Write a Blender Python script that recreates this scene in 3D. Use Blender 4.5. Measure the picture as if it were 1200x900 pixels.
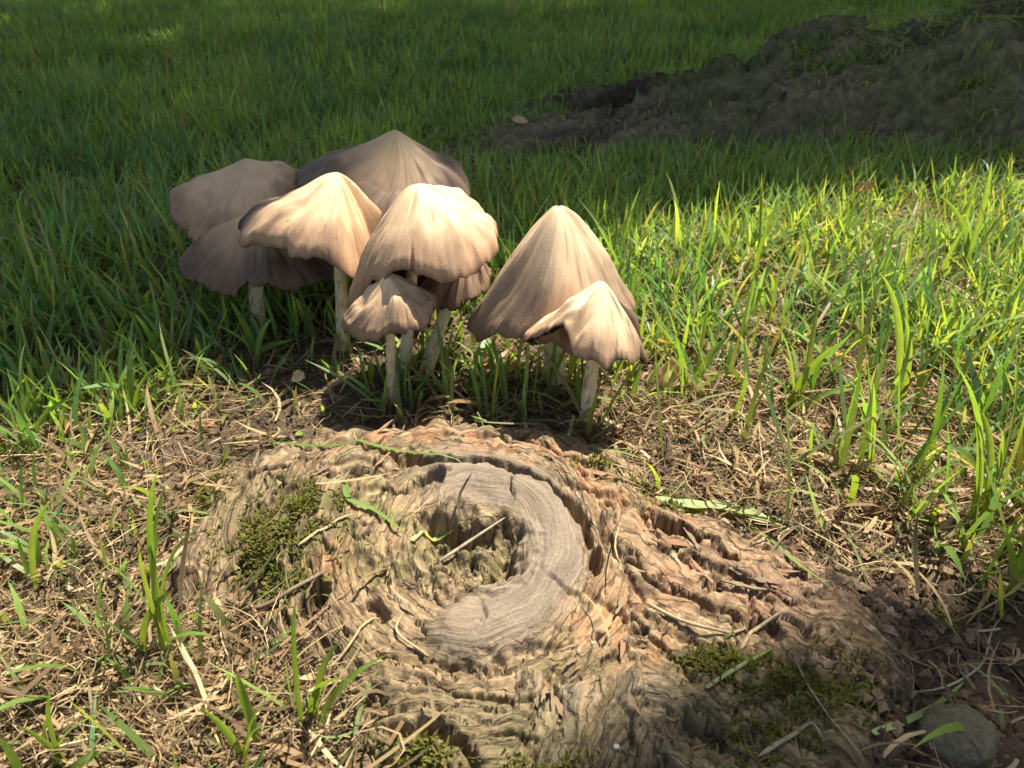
import bpy, math, random
import numpy as np

random.seed(7)
RNG = np.random.default_rng(11)
R = math.radians
scene = bpy.context.scene
for o in list(bpy.data.objects):
    bpy.data.objects.remove(o)

# ------------------------------------------------------------------ camera
CAM_Z, PITCH, HFOV = 0.25, R(32.0), R(67.0)
cam_data = bpy.data.cameras.new('camera')
cam_data.sensor_width = 36.0
cam_data.lens = 18.0 / math.tan(HFOV / 2)
cam_data.clip_start, cam_data.clip_end = 0.01, 500.0
cam_data.dof.use_dof = True
cam_data.dof.focus_distance = 0.36
cam_data.dof.aperture_fstop = 22.0
cam = bpy.data.objects.new('camera', cam_data)
cam.location = (0, 0, CAM_Z)
cam.rotation_euler = (R(90) - PITCH, 0, 0)
scene.collection.objects.link(cam)
scene.camera = cam

# ------------------------------------------------------------------ sky and sun
SUN = np.array([0.34, 0.32, 1.0]); SUN = SUN / np.linalg.norm(SUN)
sun_el = math.asin(SUN[2]); sun_az = math.atan2(SUN[0], SUN[1])
world = bpy.data.worlds.new('World'); scene.world = world
world.use_nodes = True
wn = world.node_tree.nodes; wl = world.node_tree.links; wn.clear()
sky = wn.new('ShaderNodeTexSky'); sky.sky_type = 'NISHITA'; sky.sun_disc = False
sky.dust_density = 3.0; sky.ozone_density = 1.0; sky.sun_elevation = sun_el; sky.sun_rotation = sun_az
bg = wn.new('ShaderNodeBackground'); bg.inputs['Strength'].default_value = 0.078
wo = wn.new('ShaderNodeOutputWorld')
wl.new(sky.outputs[0], bg.inputs[0]); wl.new(bg.outputs[0], wo.inputs[0])
sl = bpy.data.lights.new('sun', 'SUN'); sl.energy = 5.0; sl.angle = R(0.6); sl.color = (1.0, 0.95, 0.86)
sun = bpy.data.objects.new('sun', sl); scene.collection.objects.link(sun)
from mathutils import Vector, Matrix
sun.rotation_euler = Vector(SUN).to_track_quat('Z', 'Y').to_euler()
scene.view_settings.view_transform = 'Standard'
scene.view_settings.look = 'None'
scene.view_settings.exposure = 1.35
scene.view_settings.gamma = 1.0
scene.cycles.use_denoising = True
scene.cycles.max_bounces = 5
scene.cycles.diffuse_bounces = 3
scene.cycles.glossy_bounces = 2
scene.cycles.adaptive_threshold = 0.02
scene.cycles.transparent_max_bounces = 4

# ------------------------------------------------------------------ helpers: views
TH = math.tan(HFOV / 2)
FW = np.array([0, math.cos(PITCH), -math.sin(PITCH)])
UP = np.array([0, math.sin(PITCH), math.cos(PITCH)])
def ray(u, v):
    a = (u - 600.0) / 600.0 * TH; b = (450.0 - v) / 600.0 * TH
    return np.array([a, 0, 0]) + b * UP + FW
def G(u, v, z=0.0):                       # point at height z
    d = ray(u, v); s = (z - CAM_Z) / d[2]
    return np.array([0, 0, CAM_Z]) + s * d
def GV(u, v, z=0.0):                      # the same for arrays: x, y
    a = (u - 600.0) / 600.0 * TH; b = (450.0 - v) / 600.0 * TH
    d1 = b * UP[1] + FW[1]; d2 = b * UP[2] + FW[2]; s = (z - CAM_Z) / d2
    return a * s, d1 * s
def P(u, v, y):                           # point at distance y
    d = ray(u, v); s = y / d[1]
    return np.array([0, 0, CAM_Z]) + s * d
def plan_uv(x, y, z=0.024):                # design coordinates of a plan position
    dz = z - CAM_Z
    f = y * FW[1] + dz * FW[2]; f = np.maximum(f, 0.02)
    upc = y * UP[1] + dz * UP[2]
    return 600 + x / f / TH * 600, 450 - upc / f / TH * 600

# ------------------------------------------------------------------ helpers: noise
_T = np.random.default_rng(3).random((256, 256))
def vnoise(x, y, seed=0):
    x = np.asarray(x, float) + seed * 17.31; y = np.asarray(y, float) + seed * 9.77
    xi = np.floor(x).astype(np.int64); yi = np.floor(y).astype(np.int64)
    fx = x - xi; fy = y - yi
    fx = fx * fx * fx * (fx * (fx * 6 - 15) + 10); fy = fy * fy * fy * (fy * (fy * 6 - 15) + 10)
    x0 = xi & 255; x1 = (xi + 1) & 255; y0 = yi & 255; y1 = (yi + 1) & 255
    return (_T[x0, y0] * (1 - fx) + _T[x1, y0] * fx) * (1 - fy) + (_T[x0, y1] * (1 - fx) + _T[x1, y1] * fx) * fy
def fbm(x, y, oct=4, seed=0, gain=0.5):
    s = 0; a = 1; t = 0
    for i in range(oct):
        s = s + a * vnoise(x * 2 ** i * 1.03, y * 2 ** i * 1.03, seed + i * 5); t += a; a *= gain
    return s / t
def ridged(x, y, oct=4, seed=0, gain=0.55):
    s = 0; a = 1; t = 0
    for i in range(oct):
        n = 1 - np.abs(2 * vnoise(x * 2 ** i, y * 2 ** i, seed + i * 5) - 1)
        s = s + a * n * n; t += a; a *= gain
    return s / t
_H = np.random.default_rng(5).random((256, 256, 3))
def worley(x, y, seed=0):
    x = x + seed * 13.7; y = y + seed * 7.9
    xi = np.floor(x).astype(np.int64); yi = np.floor(y).astype(np.int64)
    f1 = np.full(x.shape, 9.0); f2 = np.full(x.shape, 9.0); cid = np.zeros(x.shape); ox = np.zeros(x.shape)
    for i in (-1, 0, 1):
        for j in (-1, 0, 1):
            h = _H[(xi + i) & 255, (yi + j) & 255]
            d = np.hypot(xi + i + h[..., 0] - x, yi + j + h[..., 1] - y)
            near = d < f1
            f2 = np.where(near, f1, np.minimum(f2, d))
            cid = np.where(near, h[..., 2], cid); ox = np.where(near, x - (xi + i + h[..., 0]), ox); f1 = np.where(near, d, f1)
    worley.ox = ox
    return f1, f2, cid
def sstep(a, b, x):
    t = np.clip((x - a) / (b - a), 0, 1); return t * t * (3 - 2 * t)
def poly_sdf(px, py, pts):                # > 0 inside
    n = len(pts); d = np.full(np.shape(px), 1e9); ins = np.zeros(np.shape(px), bool)
    for i in range(n):
        ax, ay = pts[i]; bx, by = pts[(i + 1) % n]
        ex, ey = bx - ax, by - ay; wx, wy = px - ax, py - ay
        t = np.clip((wx * ex + wy * ey) / (ex * ex + ey * ey), 0, 1)
        d = np.minimum(d, np.hypot(wx - ex * t, wy - ey * t))
        c = ((ay <= py) & (by > py)) | ((by <= py) & (ay > py))
        with np.errstate(divide='ignore', invalid='ignore'):
            ins ^= c & (px < (bx - ax) * (py - ay) / (by - ay if by != ay else 1e-9) + ax)
    return np.where(ins, d, -d)
def line_dist(px, py, pts):
    d = np.full(np.shape(px), 1e9); along = np.zeros(np.shape(px)); n = len(pts) - 1
    for i in range(n):
        ax, ay = pts[i]; bx, by = pts[i + 1]
        ex, ey = bx - ax, by - ay; wx, wy = px - ax, py - ay
        t = np.clip((wx * ex + wy * ey) / (ex * ex + ey * ey), 0, 1)
        dd = np.hypot(wx - ex * t, wy - ey * t)
        along = np.where(dd < d, (i + t) / n, along); d = np.minimum(d, dd)
    return d, along
def blob(u, v, cu, cv, ru, rv, ang=0):
    c, s = math.cos(R(ang)), math.sin(R(ang))
    a = ((u - cu) * c + (v - cv) * s) / ru; b = (-(u - cu) * s + (v - cv) * c) / rv
    return np.exp(-(a * a + b * b))

# ------------------------------------------------------------------ helpers: meshes and tags
def mesh_np(name, verts, polys, mat, cols=None, smooth=True, attrs=None):
    me = bpy.data.meshes.new(name)
    verts = np.asarray(verts, np.float32)
    me.vertices.add(len(verts)); me.vertices.foreach_set('co', verts.ravel())
    polys = [np.asarray(p, np.int32) for p in polys if len(p)]
    li = np.concatenate([p.ravel() for p in polys])
    tot = np.concatenate([np.full(len(p), p.shape[1], np.int32) for p in polys])
    st = np.concatenate([[0], np.cumsum(tot)[:-1]]).astype(np.int32)
    me.loops.add(len(li)); me.loops.foreach_set('vertex_index', li)
    me.polygons.add(len(tot)); me.polygons.foreach_set('loop_start', st)
    me.polygons.foreach_set('use_smooth', np.full(len(tot), smooth))
    if cols is not None:
        a = me.color_attributes.new('col', 'FLOAT_COLOR', 'POINT')
        c = np.ones((len(verts), 4), np.float32); c[:, :3] = cols; a.data.foreach_set('color', c.ravel())
    for k, val in (attrs or {}).items():
        a = me.attributes.new(k, 'FLOAT_VECTOR', 'POINT'); a.data.foreach_set('vector', np.asarray(val, np.float32).ravel())
    me.update(calc_edges=True)
    me.materials.append(mat)
    return me
def obj(name, me, parent=None, loc=None):
    o = bpy.data.objects.new(name, me); scene.collection.objects.link(o)
    if parent is not None: o.parent = parent
    if loc is not None: o.location = loc
    return o
def tag(o, label=None, cat=None, group=None, kind=None):
    if label: o['label'] = label
    if cat: o['category'] = cat
    if group: o['group'] = group
    if kind: o['kind'] = kind
    return o
def empty(name, loc, label, cat, group=None):
    o = bpy.data.objects.new(name, None); scene.collection.objects.link(o)
    o.empty_display_size = 0.01; o.location = loc
    return tag(o, label, cat, group)
def grid_quads(nr, nc):
    i = np.arange(nr - 1)[:, None] * nc + np.arange(nc - 1)[None, :]
    return np.stack([i, i + 1, i + nc + 1, i + nc], -1).reshape(-1, 4)
def wrap_quads(nr, nc):                   # rings of nc verts, closed round
    a = np.arange(nr - 1)[:, None] * nc; j = np.arange(nc)[None, :]; k = (j + 1) % nc
    return np.stack([a + j, a + k, a + nc + k, a + nc + j], -1).reshape(-1, 4)

# ------------------------------------------------------------------ materials
def new_mat(name):
    m = bpy.data.materials.new(name); m.use_nodes = True
    nt = m.node_tree; b = nt.nodes['Principled BSDF']
    return m, nt.nodes, nt.links, b, nt.nodes['Material Output']
def leaf_mat(name, trans=0.4, rough=0.45, spec=0.35, tint=(1.35, 1.20, 0.40), attr='col'):
    m, n, l, b, out = new_mat(name)
    a = n.new('ShaderNodeAttribute'); a.attribute_name = attr
    no = n.new('ShaderNodeTexNoise'); no.inputs['Scale'].default_value = 260
    tc = n.new('ShaderNodeTexCoord'); l.new(tc.outputs['Object'], no.inputs['Vector'])
    mr = n.new('ShaderNodeMapRange'); mr.inputs[3].default_value = 0.75; mr.inputs[4].default_value = 1.25
    l.new(no.outputs[0], mr.inputs[0])
    mx = n.new('ShaderNodeMix'); mx.data_type = 'RGBA'; mx.blend_type = 'MULTIPLY'; mx.inputs[0].default_value = 1
    l.new(a.outputs['Color'], mx.inputs[6]); l.new(mr.outputs[0], mx.inputs[7])
    l.new(mx.outputs[2], b.inputs['Base Color'])
    b.inputs['Roughness'].default_value = rough; b.inputs['Specular IOR Level'].default_value = spec
    t = n.new('ShaderNodeBsdfTranslucent')
    mt = n.new('ShaderNodeMix'); mt.data_type = 'RGBA'; mt.blend_type = 'MULTIPLY'; mt.inputs[0].default_value = 1
    l.new(mx.outputs[2], mt.inputs[6]); mt.inputs[7].default_value = (*[c * 1.6 for c in tint], 1)
    l.new(mt.outputs[2], t.inputs['Color'])
    ms = n.new('ShaderNodeMixShader'); ms.inputs[0].default_value = trans
    l.new(b.outputs[0], ms.inputs[1]); l.new(t.outputs[0], ms.inputs[2]); l.new(ms.outputs[0], out.inputs[0])
    return m
def surf_mat(name, rough=0.85, spec=0.2, fine=900, bump=0.25, var=(0.7, 1.3), stretch=(1, 1, 1), bump_d=0.0006):
    m, n, l, b, out = new_mat(name)
    a = n.new('ShaderNodeAttribute'); a.attribute_name = 'col'
    tc = n.new('ShaderNodeTexCoord'); mp = n.new('ShaderNodeMapping'); mp.inputs['Scale'].default_value = stretch
    l.new(tc.outputs['Object'], mp.inputs[0])
    no = n.new('ShaderNodeTexNoise'); no.inputs['Scale'].default_value = fine; no.inputs['Detail'].default_value = 5; no.inputs['Roughness'].default_value = 0.65
    l.new(mp.outputs[0], no.inputs['Vector'])
    mr = n.new('ShaderNodeMapRange'); mr.inputs[1].default_value = 0.25; mr.inputs[2].default_value = 0.75
    mr.inputs[3].default_value = var[0]; mr.inputs[4].default_value = var[1]; l.new(no.outputs[0], mr.inputs[0])
    mx = n.new('ShaderNodeMix'); mx.data_type = 'RGBA'; mx.blend_type = 'MULTIPLY'; mx.inputs[0].default_value = 1
    l.new(a.outputs['Color'], mx.inputs[6]); l.new(mr.outputs[0], mx.inputs[7])
    l.new(mx.outputs[2], b.inputs['Base Color'])
    b.inputs['Roughness'].default_value = rough; b.inputs['Specular IOR Level'].default_value = spec
    bp = n.new('ShaderNodeBump'); bp.inputs['Strength'].default_value = bump; bp.inputs['Distance'].default_value = bump_d
    l.new(no.outputs[0], bp.inputs['Height']); l.new(bp.outputs[0], b.inputs['Normal'])
    return m
M_GRASS = leaf_mat('grass_blade', 0.45)
M_STRAW = leaf_mat('dry_straw', 0.25, 0.7, 0.15, (1, 0.95, 0.8))
M_MOSS = leaf_mat('moss_leaf', 0.3, 0.7, 0.15)
M_LEAF = leaf_mat('tree_leaf', 0.2, 0.5, 0.2)
M_SOIL = surf_mat('soil', 0.95, 0.1, 600, 0.5, (0.55, 1.4), bump_d=0.001)
M_BARK = surf_mat('weathered_root_wood', 0.85, 0.2, 700, 0.55, (0.6, 1.35), bump_d=0.0008)
def root_mat():
    m = surf_mat('weathered_root_fibre', 0.85, 0.2, 800, 0.45, (0.72, 1.25), bump_d=0.0006)
    n, l = m.node_tree.nodes, m.node_tree.links
    b = n['Principled BSDF']
    t = n.new('ShaderNodeAttribute'); t.attribute_name = 'tc'
    def fib(sa, sb, d):
        mp = n.new('ShaderNodeMapping'); mp.inputs['Scale'].default_value = (sa, sb, 0); l.new(t.outputs['Vector'], mp.inputs[0])
        no = n.new('ShaderNodeTexNoise'); no.inputs['Scale'].default_value = 1; no.inputs['Detail'].default_value = d; no.inputs['Roughness'].default_value = 0.6
        no.inputs['Distortion'].default_value = 0.5
        l.new(mp.outputs[0], no.inputs['Vector']); return no
    f1 = fib(0.34, 0.022, 5); f2 = fib(0.085, 0.013, 3)
    mr = n.new('ShaderNodeMapRange'); mr.inputs[1].default_value = 0.3; mr.inputs[2].default_value = 0.7; mr.inputs[3].default_value = 0.54; mr.inputs[4].default_value = 1.42
    l.new(f1.outputs[0], mr.inputs[0])
    m2 = n.new('ShaderNodeMapRange'); m2.inputs[1].default_value = 0.35; m2.inputs[2].default_value = 0.65; m2.inputs[3].default_value = 0.80; m2.inputs[4].default_value = 1.16
    l.new(f2.outputs[0], m2.inputs[0])
    mu = n.new('ShaderNodeMath'); mu.operation = 'MULTIPLY'; l.new(mr.outputs[0], mu.inputs[0]); l.new(m2.outputs[0], mu.inputs[1])
    sx = n.new('ShaderNodeSeparateXYZ'); l.new(t.outputs['Vector'], sx.inputs[0])
    fa = n.new('ShaderNodeMath'); fa.operation = 'MULTIPLY_ADD'; fa.inputs[1].default_value = -0.5; fa.inputs[2].default_value = 1.0; l.new(sx.outputs[2], fa.inputs[0])
    m3 = n.new('ShaderNodeMath'); m3.operation = 'SUBTRACT'; m3.inputs[1].default_value = 1.0; l.new(mu.outputs[0], m3.inputs[0])
    mu = n.new('ShaderNodeMath'); mu.operation = 'MULTIPLY_ADD'; mu.inputs[2].default_value = 1.0; l.new(m3.outputs[0], mu.inputs[0]); l.new(fa.outputs[0], mu.inputs[1])
    nd = n.new('ShaderNodeTexNoise'); nd.inputs['Scale'].default_value = 0.05; nd.inputs['Detail'].default_value = 4; l.new(t.outputs['Vector'], nd.inputs['Vector'])
    vm = n.new('ShaderNodeVectorMath'); vm.operation = 'MULTIPLY_ADD'; vm.inputs[1].default_value = (26, 40, 0); l.new(nd.outputs['Color'], vm.inputs[0]); l.new(t.outputs['Vector'], vm.inputs[2])
    mv = n.new('ShaderNodeMapping'); mv.inputs['Scale'].default_value = (0.060, 0.013, 0); l.new(vm.outputs[0], mv.inputs[0])
    vo = n.new('ShaderNodeTexVoronoi'); vo.feature = 'DISTANCE_TO_EDGE'; vo.inputs['Scale'].default_value = 1; l.new(mv.outputs[0], vo.inputs['Vector'])
    vr = n.new('ShaderNodeMapRange'); vr.inputs[1].default_value = 0.0; vr.inputs[2].default_value = 0.055; vr.inputs[3].default_value = 0.0; vr.inputs[4].default_value = 1.0; l.new(vo.outputs['Distance'], vr.inputs[0])
    rg = n.new('ShaderNodeMath'); rg.operation = 'MAXIMUM'; l.new(vr.outputs[0], rg.inputs[0]); l.new(sx.outputs[2], rg.inputs[1])
    vc = n.new('ShaderNodeMapRange'); vc.inputs[3].default_value = 0.42; vc.inputs[4].default_value = 1.06; l.new(rg.outputs[0], vc.inputs[0])
    m4 = n.new('ShaderNodeMath'); m4.operation = 'MULTIPLY'; l.new(mu.outputs[0], m4.inputs[0]); l.new(vc.outputs[0], m4.inputs[1]); mu = m4
    src = b.inputs['Base Color'].links[0].from_socket
    mx = n.new('ShaderNodeMix'); mx.data_type = 'RGBA'; mx.blend_type = 'MULTIPLY'; mx.inputs[0].default_value = 1
    l.new(src, mx.inputs[6]); l.new(mu.outputs[0], mx.inputs[7]); l.new(mx.outputs[2], b.inputs['Base Color'])
    ob = b.inputs['Normal'].links[0].from_node
    bp = n.new('ShaderNodeBump'); bp.inputs['Strength'].default_value = 0.7; bp.inputs['Distance'].default_value = 0.0011
    ad = n.new('ShaderNodeMath'); ad.operation = 'MULTIPLY_ADD'; ad.inputs[1].default_value = 0.8; l.new(f2.outputs[0], ad.inputs[0]); l.new(f1.outputs[0], ad.inputs[2])
    ae = n.new('ShaderNodeMath'); ae.operation = 'MULTIPLY_ADD'; ae.inputs[1].default_value = 0.9; l.new(rg.outputs[0], ae.inputs[0]); l.new(ad.outputs[0], ae.inputs[2])
    l.new(ae.outputs[0], bp.inputs['Height']); l.new(ob.outputs[0], bp.inputs['Normal']); l.new(bp.outputs[0], b.inputs['Normal'])
    return m
M_ROOT = root_mat()
M_BARK2 = surf_mat('dark_bark', 0.9, 0.15, 85, 0.9, (0.40, 1.6), bump_d=0.008)
M_STONE = surf_mat('stone', 0.85, 0.2, 420, 0.8, (0.5, 1.45), bump_d=0.0012)
M_TWIG = surf_mat('twig_bark', 0.8, 0.2, 800, 0.4, (0.65, 1.3))
def cap_mat():
    m, n, l, b, out = new_mat('mushroom_cap_skin')
    a = n.new('ShaderNodeAttribute'); a.attribute_name = 'col'
    t = n.new('ShaderNodeAttribute'); t.attribute_name = 'tc'
    # fine radial fibres
    mp = n.new('ShaderNodeMapping'); mp.inputs['Scale'].default_value = (120, 120, 1.6); l.new(t.outputs['Vector'], mp.inputs[0])
    n1 = n.new('ShaderNodeTexNoise'); n1.inputs['Scale'].default_value = 1.0; n1.inputs['Detail'].default_value = 3; l.new(mp.outputs[0], n1.inputs['Vector'])
    # crackled skin
    tc = n.new('ShaderNodeTexCoord')
    n2 = n.new('ShaderNodeTexVoronoi'); n2.feature = 'DISTANCE_TO_EDGE'; n2.inputs['Scale'].default_value = 620
    n3 = n.new('ShaderNodeTexNoise'); n3.inputs['Scale'].default_value = 60; n3.inputs['Detail'].default_value = 5
    l.new(tc.outputs['Object'], n2.inputs['Vector']); l.new(tc.outputs['Object'], n3.inputs['Vector'])
    mr = n.new('ShaderNodeMapRange'); mr.inputs[1].default_value = 0.3; mr.inputs[2].default_value = 0.7; mr.inputs[3].default_value = 0.83; mr.inputs[4].default_value = 1.08
    l.new(n1.outputs[0], mr.inputs[0])
    mr2 = n.new('ShaderNodeMapRange'); mr2.inputs[1].default_value = 0.3; mr2.inputs[2].default_value = 0.7; mr2.inputs[3].default_value = 0.86; mr2.inputs[4].default_value = 1.1
    l.new(n3.outputs[0], mr2.inputs[0])
    mu = n.new('ShaderNodeMath'); mu.operation = 'MULTIPLY'; l.new(mr.outputs[0], mu.inputs[0]); l.new(mr2.outputs[0], mu.inputs[1])
    # sparse specks of dirt
    vs = n.new('ShaderNodeTexNoise'); vs.inputs['Scale'].default_value = 230; vs.inputs['Detail'].default_value = 3; vs.inputs['Distortion'].default_value = 1.2; l.new(tc.outputs['Object'], vs.inputs['Vector'])
    an = n.new('ShaderNodeMapRange'); an.inputs[1].default_value = 0.725; an.inputs[2].default_value = 0.75; l.new(vs.outputs[0], an.inputs[0])
    mx = n.new('ShaderNodeMix'); mx.data_type = 'RGBA'; mx.blend_type = 'MULTIPLY'; mx.inputs[0].default_value = 1
    l.new(a.outputs['Color'], mx.inputs[6]); l.new(mu.outputs[0], mx.inputs[7])
    m2 = n.new('ShaderNodeMix'); m2.data_type = 'RGBA'; l.new(an.outputs[0], m2.inputs[0]); l.new(mx.outputs[2], m2.inputs[6]); m2.inputs[7].default_value = (0.12, 0.07, 0.04, 1)
    l.new(m2.outputs[2], b.inputs['Base Color'])
    b.inputs['Roughness'].default_value = 0.62; b.inputs['Specular IOR Level'].default_value = 0.25
    b.inputs['Subsurface Weight'].default_value = 0.0; b.inputs['Subsurface Radius'].default_value = (1.0, 0.5, 0.25); b.inputs['Subsurface Scale'].default_value = 0.003
    h = n.new('ShaderNodeMath'); h.operation = 'MULTIPLY_ADD'; h.inputs[1].default_value = 0.45; l.new(n1.outputs[0], h.inputs[0]); l.new(n2.outputs[0], h.inputs[2])
    bp = n.new('ShaderNodeBump'); bp.inputs['Strength'].default_value = 0.24; bp.inputs['Distance'].default_value = 0.0006
    l.new(h.outputs[0], bp.inputs['Height']); l.new(bp.outputs[0], b.inputs['Normal'])
    return m
M_CAP = cap_mat()
M_GILL = surf_mat('mushroom_gills', 0.9, 0.1, 900, 0.2, (0.8, 1.2))
M_STEM = surf_mat('mushroom_stem', 0.7, 0.25, 500, 0.3, (0.72, 1.15), (1, 1, 0.35))

# ------------------------------------------------------------------ terrain
ROOT_PX = [(95, 660), (140, 582), (205, 508), (290, 456), (400, 438), (520, 430), (640, 438), (728, 468), (815, 518), (885, 558),
           (985, 590), (1085, 608), (1160, 655), (1180, 720), (1150, 790), (1120, 900), (1100, 1010), (470, 1010), (415, 865), (375, 808), (320, 766),
           (290, 726), (225, 712), (145, 712)]
A2, B2 = np.array([-0.06, 0.95]), np.array([2.3, 1.55])     # axis of the far root
def root2_base(x, y):
    d = B2 - A2; L = np.linalg.norm(d); d = d / L
    s = (x - A2[0]) * d[0] + (y - A2[1]) * d[1]; w = -(x - A2[0]) * d[1] + (y - A2[1]) * d[0]
    t = np.clip(s / L, -0.2, 1.05)
    w = w + 0.05 * (fbm(s * 3, w * 0 + 2, 3, 61) - 0.5) * 2
    hw = 0.07 + 0.19 * sstep(-0.05, 0.45, t); hh = 0.030 + 0.165 * sstep(-0.03, 0.66, t) ** 1.1
    q = np.clip(1 - (w / hw) ** 2, -0.6, 1)
    return np.where(q > 0, hh * np.sqrt(np.maximum(q, 0)), hh * q * 0.5) * sstep(-0.06, 0.03, t) - 0.012, s, w, hw
def ground_h(x, y):
    h = 0.010 * (fbm(x * 2.2, y * 2.2, 3, 31) - 0.5) + 0.006 * (fbm(x * 14, y * 14, 3, 32) - 0.5)
    near = sstep(1.0, 0.6, y) * sstep(0.9, 0.5, np.abs(x))
    h = h + near * (0.007 * (fbm(x * 55, y * 55, 4, 33) - 0.5) + 0.0035 * (ridged(x * 120, y * 120, 3, 34) - 0.4))
    return h
RC = (560.0, 643.0)
CRACKS = [
    ([(225, 566), (300, 540), (370, 526), (440, 516)], 4, 0.0050),
    ([(280, 605), (350, 572), (420, 556), (480, 552)], 4, 0.0048),
    ([(480, 496), (560, 500), (640, 520), (705, 552), (770, 588)], 4.5, 0.0055),
    ([(715, 640), (770, 668), (830, 690), (890, 722)], 5, 0.0060),
    ([(690, 690), (740, 712), (790, 750), (820, 790)], 4.5, 0.0050),
    ([(800, 640), (860, 655), (930, 690), (980, 700)], 4.5, 0.0050),
    ([(470, 780), (540, 800), (620, 800), (690, 770)], 4.5, 0.0050),
    ([(500, 850), (580, 840), (640, 850)], 4, 0.0045),
    ([(604, 560), (596, 578), (602, 600)], 2.6, 0.0030),
    ([(692, 700), (664, 684), (640, 676)], 2.6, 0.0030),
    ([(560, 740), (568, 716), (560, 698)], 2.6, 0.0028),
    ([(425, 524), (470, 531), (520, 540), (575, 545), (625, 560), (662, 585), (688, 615), (697, 650)], 8.5, 0.0095),
    ([(640, 556), (690, 576), (735, 592), (785, 607)], 5, 0.004),
    ([(700, 600), (720, 640), (742, 680), (790, 720)], 5, 0.004),
    ([(420, 745), (470, 760), (560, 768), (640, 745), (690, 735)], 6, 0.004),
    ([(440, 825), (500, 835), (540, 850), (565, 885)], 9, 0.008),
    ([(755, 705), (800, 735), (850, 745), (880, 760)], 6, 0.005),
    ([(870, 660), (885, 700), (875, 735)], 5, 0.004),
    ([(640, 770), (660, 800), (655, 850)], 5, 0.003),
    ([(720, 800), (745, 850), (760, 900)], 6, 0.004),
    ([(340, 705), (365, 690), (385, 660)], 5, 0.006),
    ([(350, 560), (420, 545), (470, 548)], 3.5, 0.003),
    ([(390, 585), (450, 572), (500, 575)], 3.5, 0.003),
]
PITS = [(506, 564, 24, 9, -8, 0.007), (366, 684, 22, 14, -40, 0.010), (698, 652, 9, 20, 10, 0.008), (800, 612, 40, 13, 12, 0.010),
        (858, 632, 26, 12, 20, 0.006), (940, 645, 22, 14, 0, 0.005), (520, 612, 34, 11, 14, 0.006), (436, 700, 20, 10, 30, 0.004),
        (700, 735, 14, 9, 0, 0.004), (905, 720, 24, 12, 20, 0.006), (830, 840, 30, 16, 30, 0.006)]
def root_surface(x, y):
    u, v = plan_uv(x, y)
    wu = u + 16 * (fbm(u / 60, v / 60, 3, 1) - 0.5); wv = v + 16 * (fbm(u / 60, v / 60, 3, 2) - 0.5)
    sd = poly_sdf(wu, wv, ROOT_PX) + 46 * (fbm(u / 34, v / 30, 3, 28) - 0.5)
    z = -0.017 + 0.034 * sstep(-55, 110, sd)
    z = z - 0.004 * sstep(800, 960, v) + 0.007 * blob(u, v, 560, 600, 280, 110) - 0.006 * sstep(900, 1120, u) - 0.003 * sstep(330, 180, u)
    du, dv = wu - RC[0], (wv - RC[1]) * 1.22
    phi = np.arctan2(dv, du); rho = np.hypot(du, dv) * (1 + 0.10 * np.cos(phi - 0.2)) + 9 * (fbm(u / 45, v / 45, 2, 8) - 0.5)
    # grain: round the knot above, downwards below it, to the lower right beyond it
    low = sstep(735, 800, v + 40 * (fbm(u / 40, v / 40, 2, 3) - 0.5)) * sstep(560, 650, u + 40 * (fbm(u / 30, v / 30, 2, 6) - 0.5)) * sstep(910, 820, u)
    rgt = sstep(690, 760, u - (v - 600) * 0.15 + 40 * (fbm(u / 40, v / 40, 2, 5) - 0.5))
    bend = 13 * (fbm(u / 70, v / 90, 3, 4) - 0.5) * 2
    a1 = rho + 0.5 * bend; b1 = phi * 95                        # across, along
    a2 = u * 0.96 + v * 0.30 + bend * 1.6; b2 = v
    a3 = v * 0.86 - u * 0.42 + bend * 1.4; b3 = u * 0.8 + v * 0.5
    ring = np.clip(1.3 * np.exp(-np.abs((rho - 100 + 22 * (fbm(u / 18, v / 18, 3, 7) - 0.5)) / 40) ** 3), 0, 1) * sstep(-2.5, -1.7, phi) * sstep(2.35, 1.75, phi) * (1 - 0.8 * low)
    ring = ring * sstep(0.20, 0.36, fbm(u / 28, v / 28, 3, 9) + 0.25 * ring)
    bark = 1 - 0.93 * ring
    def mixg(n1, n2, n3):
        n = n1 * (1 - low) + n2 * low
        return n * (1 - rgt) + n3 * rgt
    def fibre(f_a, f_b, oct, seed, fn=ridged):
        return mixg(fn(a1 / f_a, b1 / f_b, oct, seed), fn(a2 / f_a, b2 / f_b, oct, seed + 1), fn(a3 / f_a, b3 / f_b, oct, seed + 2))
    coarse = fibre(36, 170, 3, 10); fine = fibre(5, 130, 4, 20); mid = fibre(13, 170, 3, 33); rfine = fibre(3.2, 40, 3, 36, fbm)
    def plates(sa, sb, seed, amp, tilt):
        H, E, Cc = [], [], []
        for k, (aa, bb) in enumerate(((a1, b1), (a2, b2), (a3, b3))):
            f1, f2, c = worley(aa / sa + 0.9 * fbm(u / 26, v / 26, 3, seed), bb / sb + 0.5 * fbm(u / 22, v / 22, 2, seed + 1), seed + k)
            H.append(amp * (c - 0.5) + tilt * worley.ox * (0.4 + (c * 7.3) % 1.0)); E.append(f2 - f1); Cc.append(c)
        pick = lambda L: np.where(rgt > 0.5, L[2], np.where(low > 0.5, L[1], L[0]))
        return pick(H), pick(E), pick(Cc)
    h1, e1, c1 = plates(17, 170, 40, 0.0020, 0.0018); h2, e2, c2 = plates(46, 210, 50, 0.0044, 0.0030); h3, e3, c3 = plates(6, 90, 58, 0.0005, 0.0006)
    patch = sstep(0.30, 0.62, fbm(u / 50, v / 50, 3, 55))
    z = z + bark * (0.0030 * (coarse - 0.45) + 0.0008 * (mid - 0.45) + 0.0006 * (fine - 0.4)) + ring * 0.0018 * (fbm(u / 30, v / 30, 2, 37) - 0.5)
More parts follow.
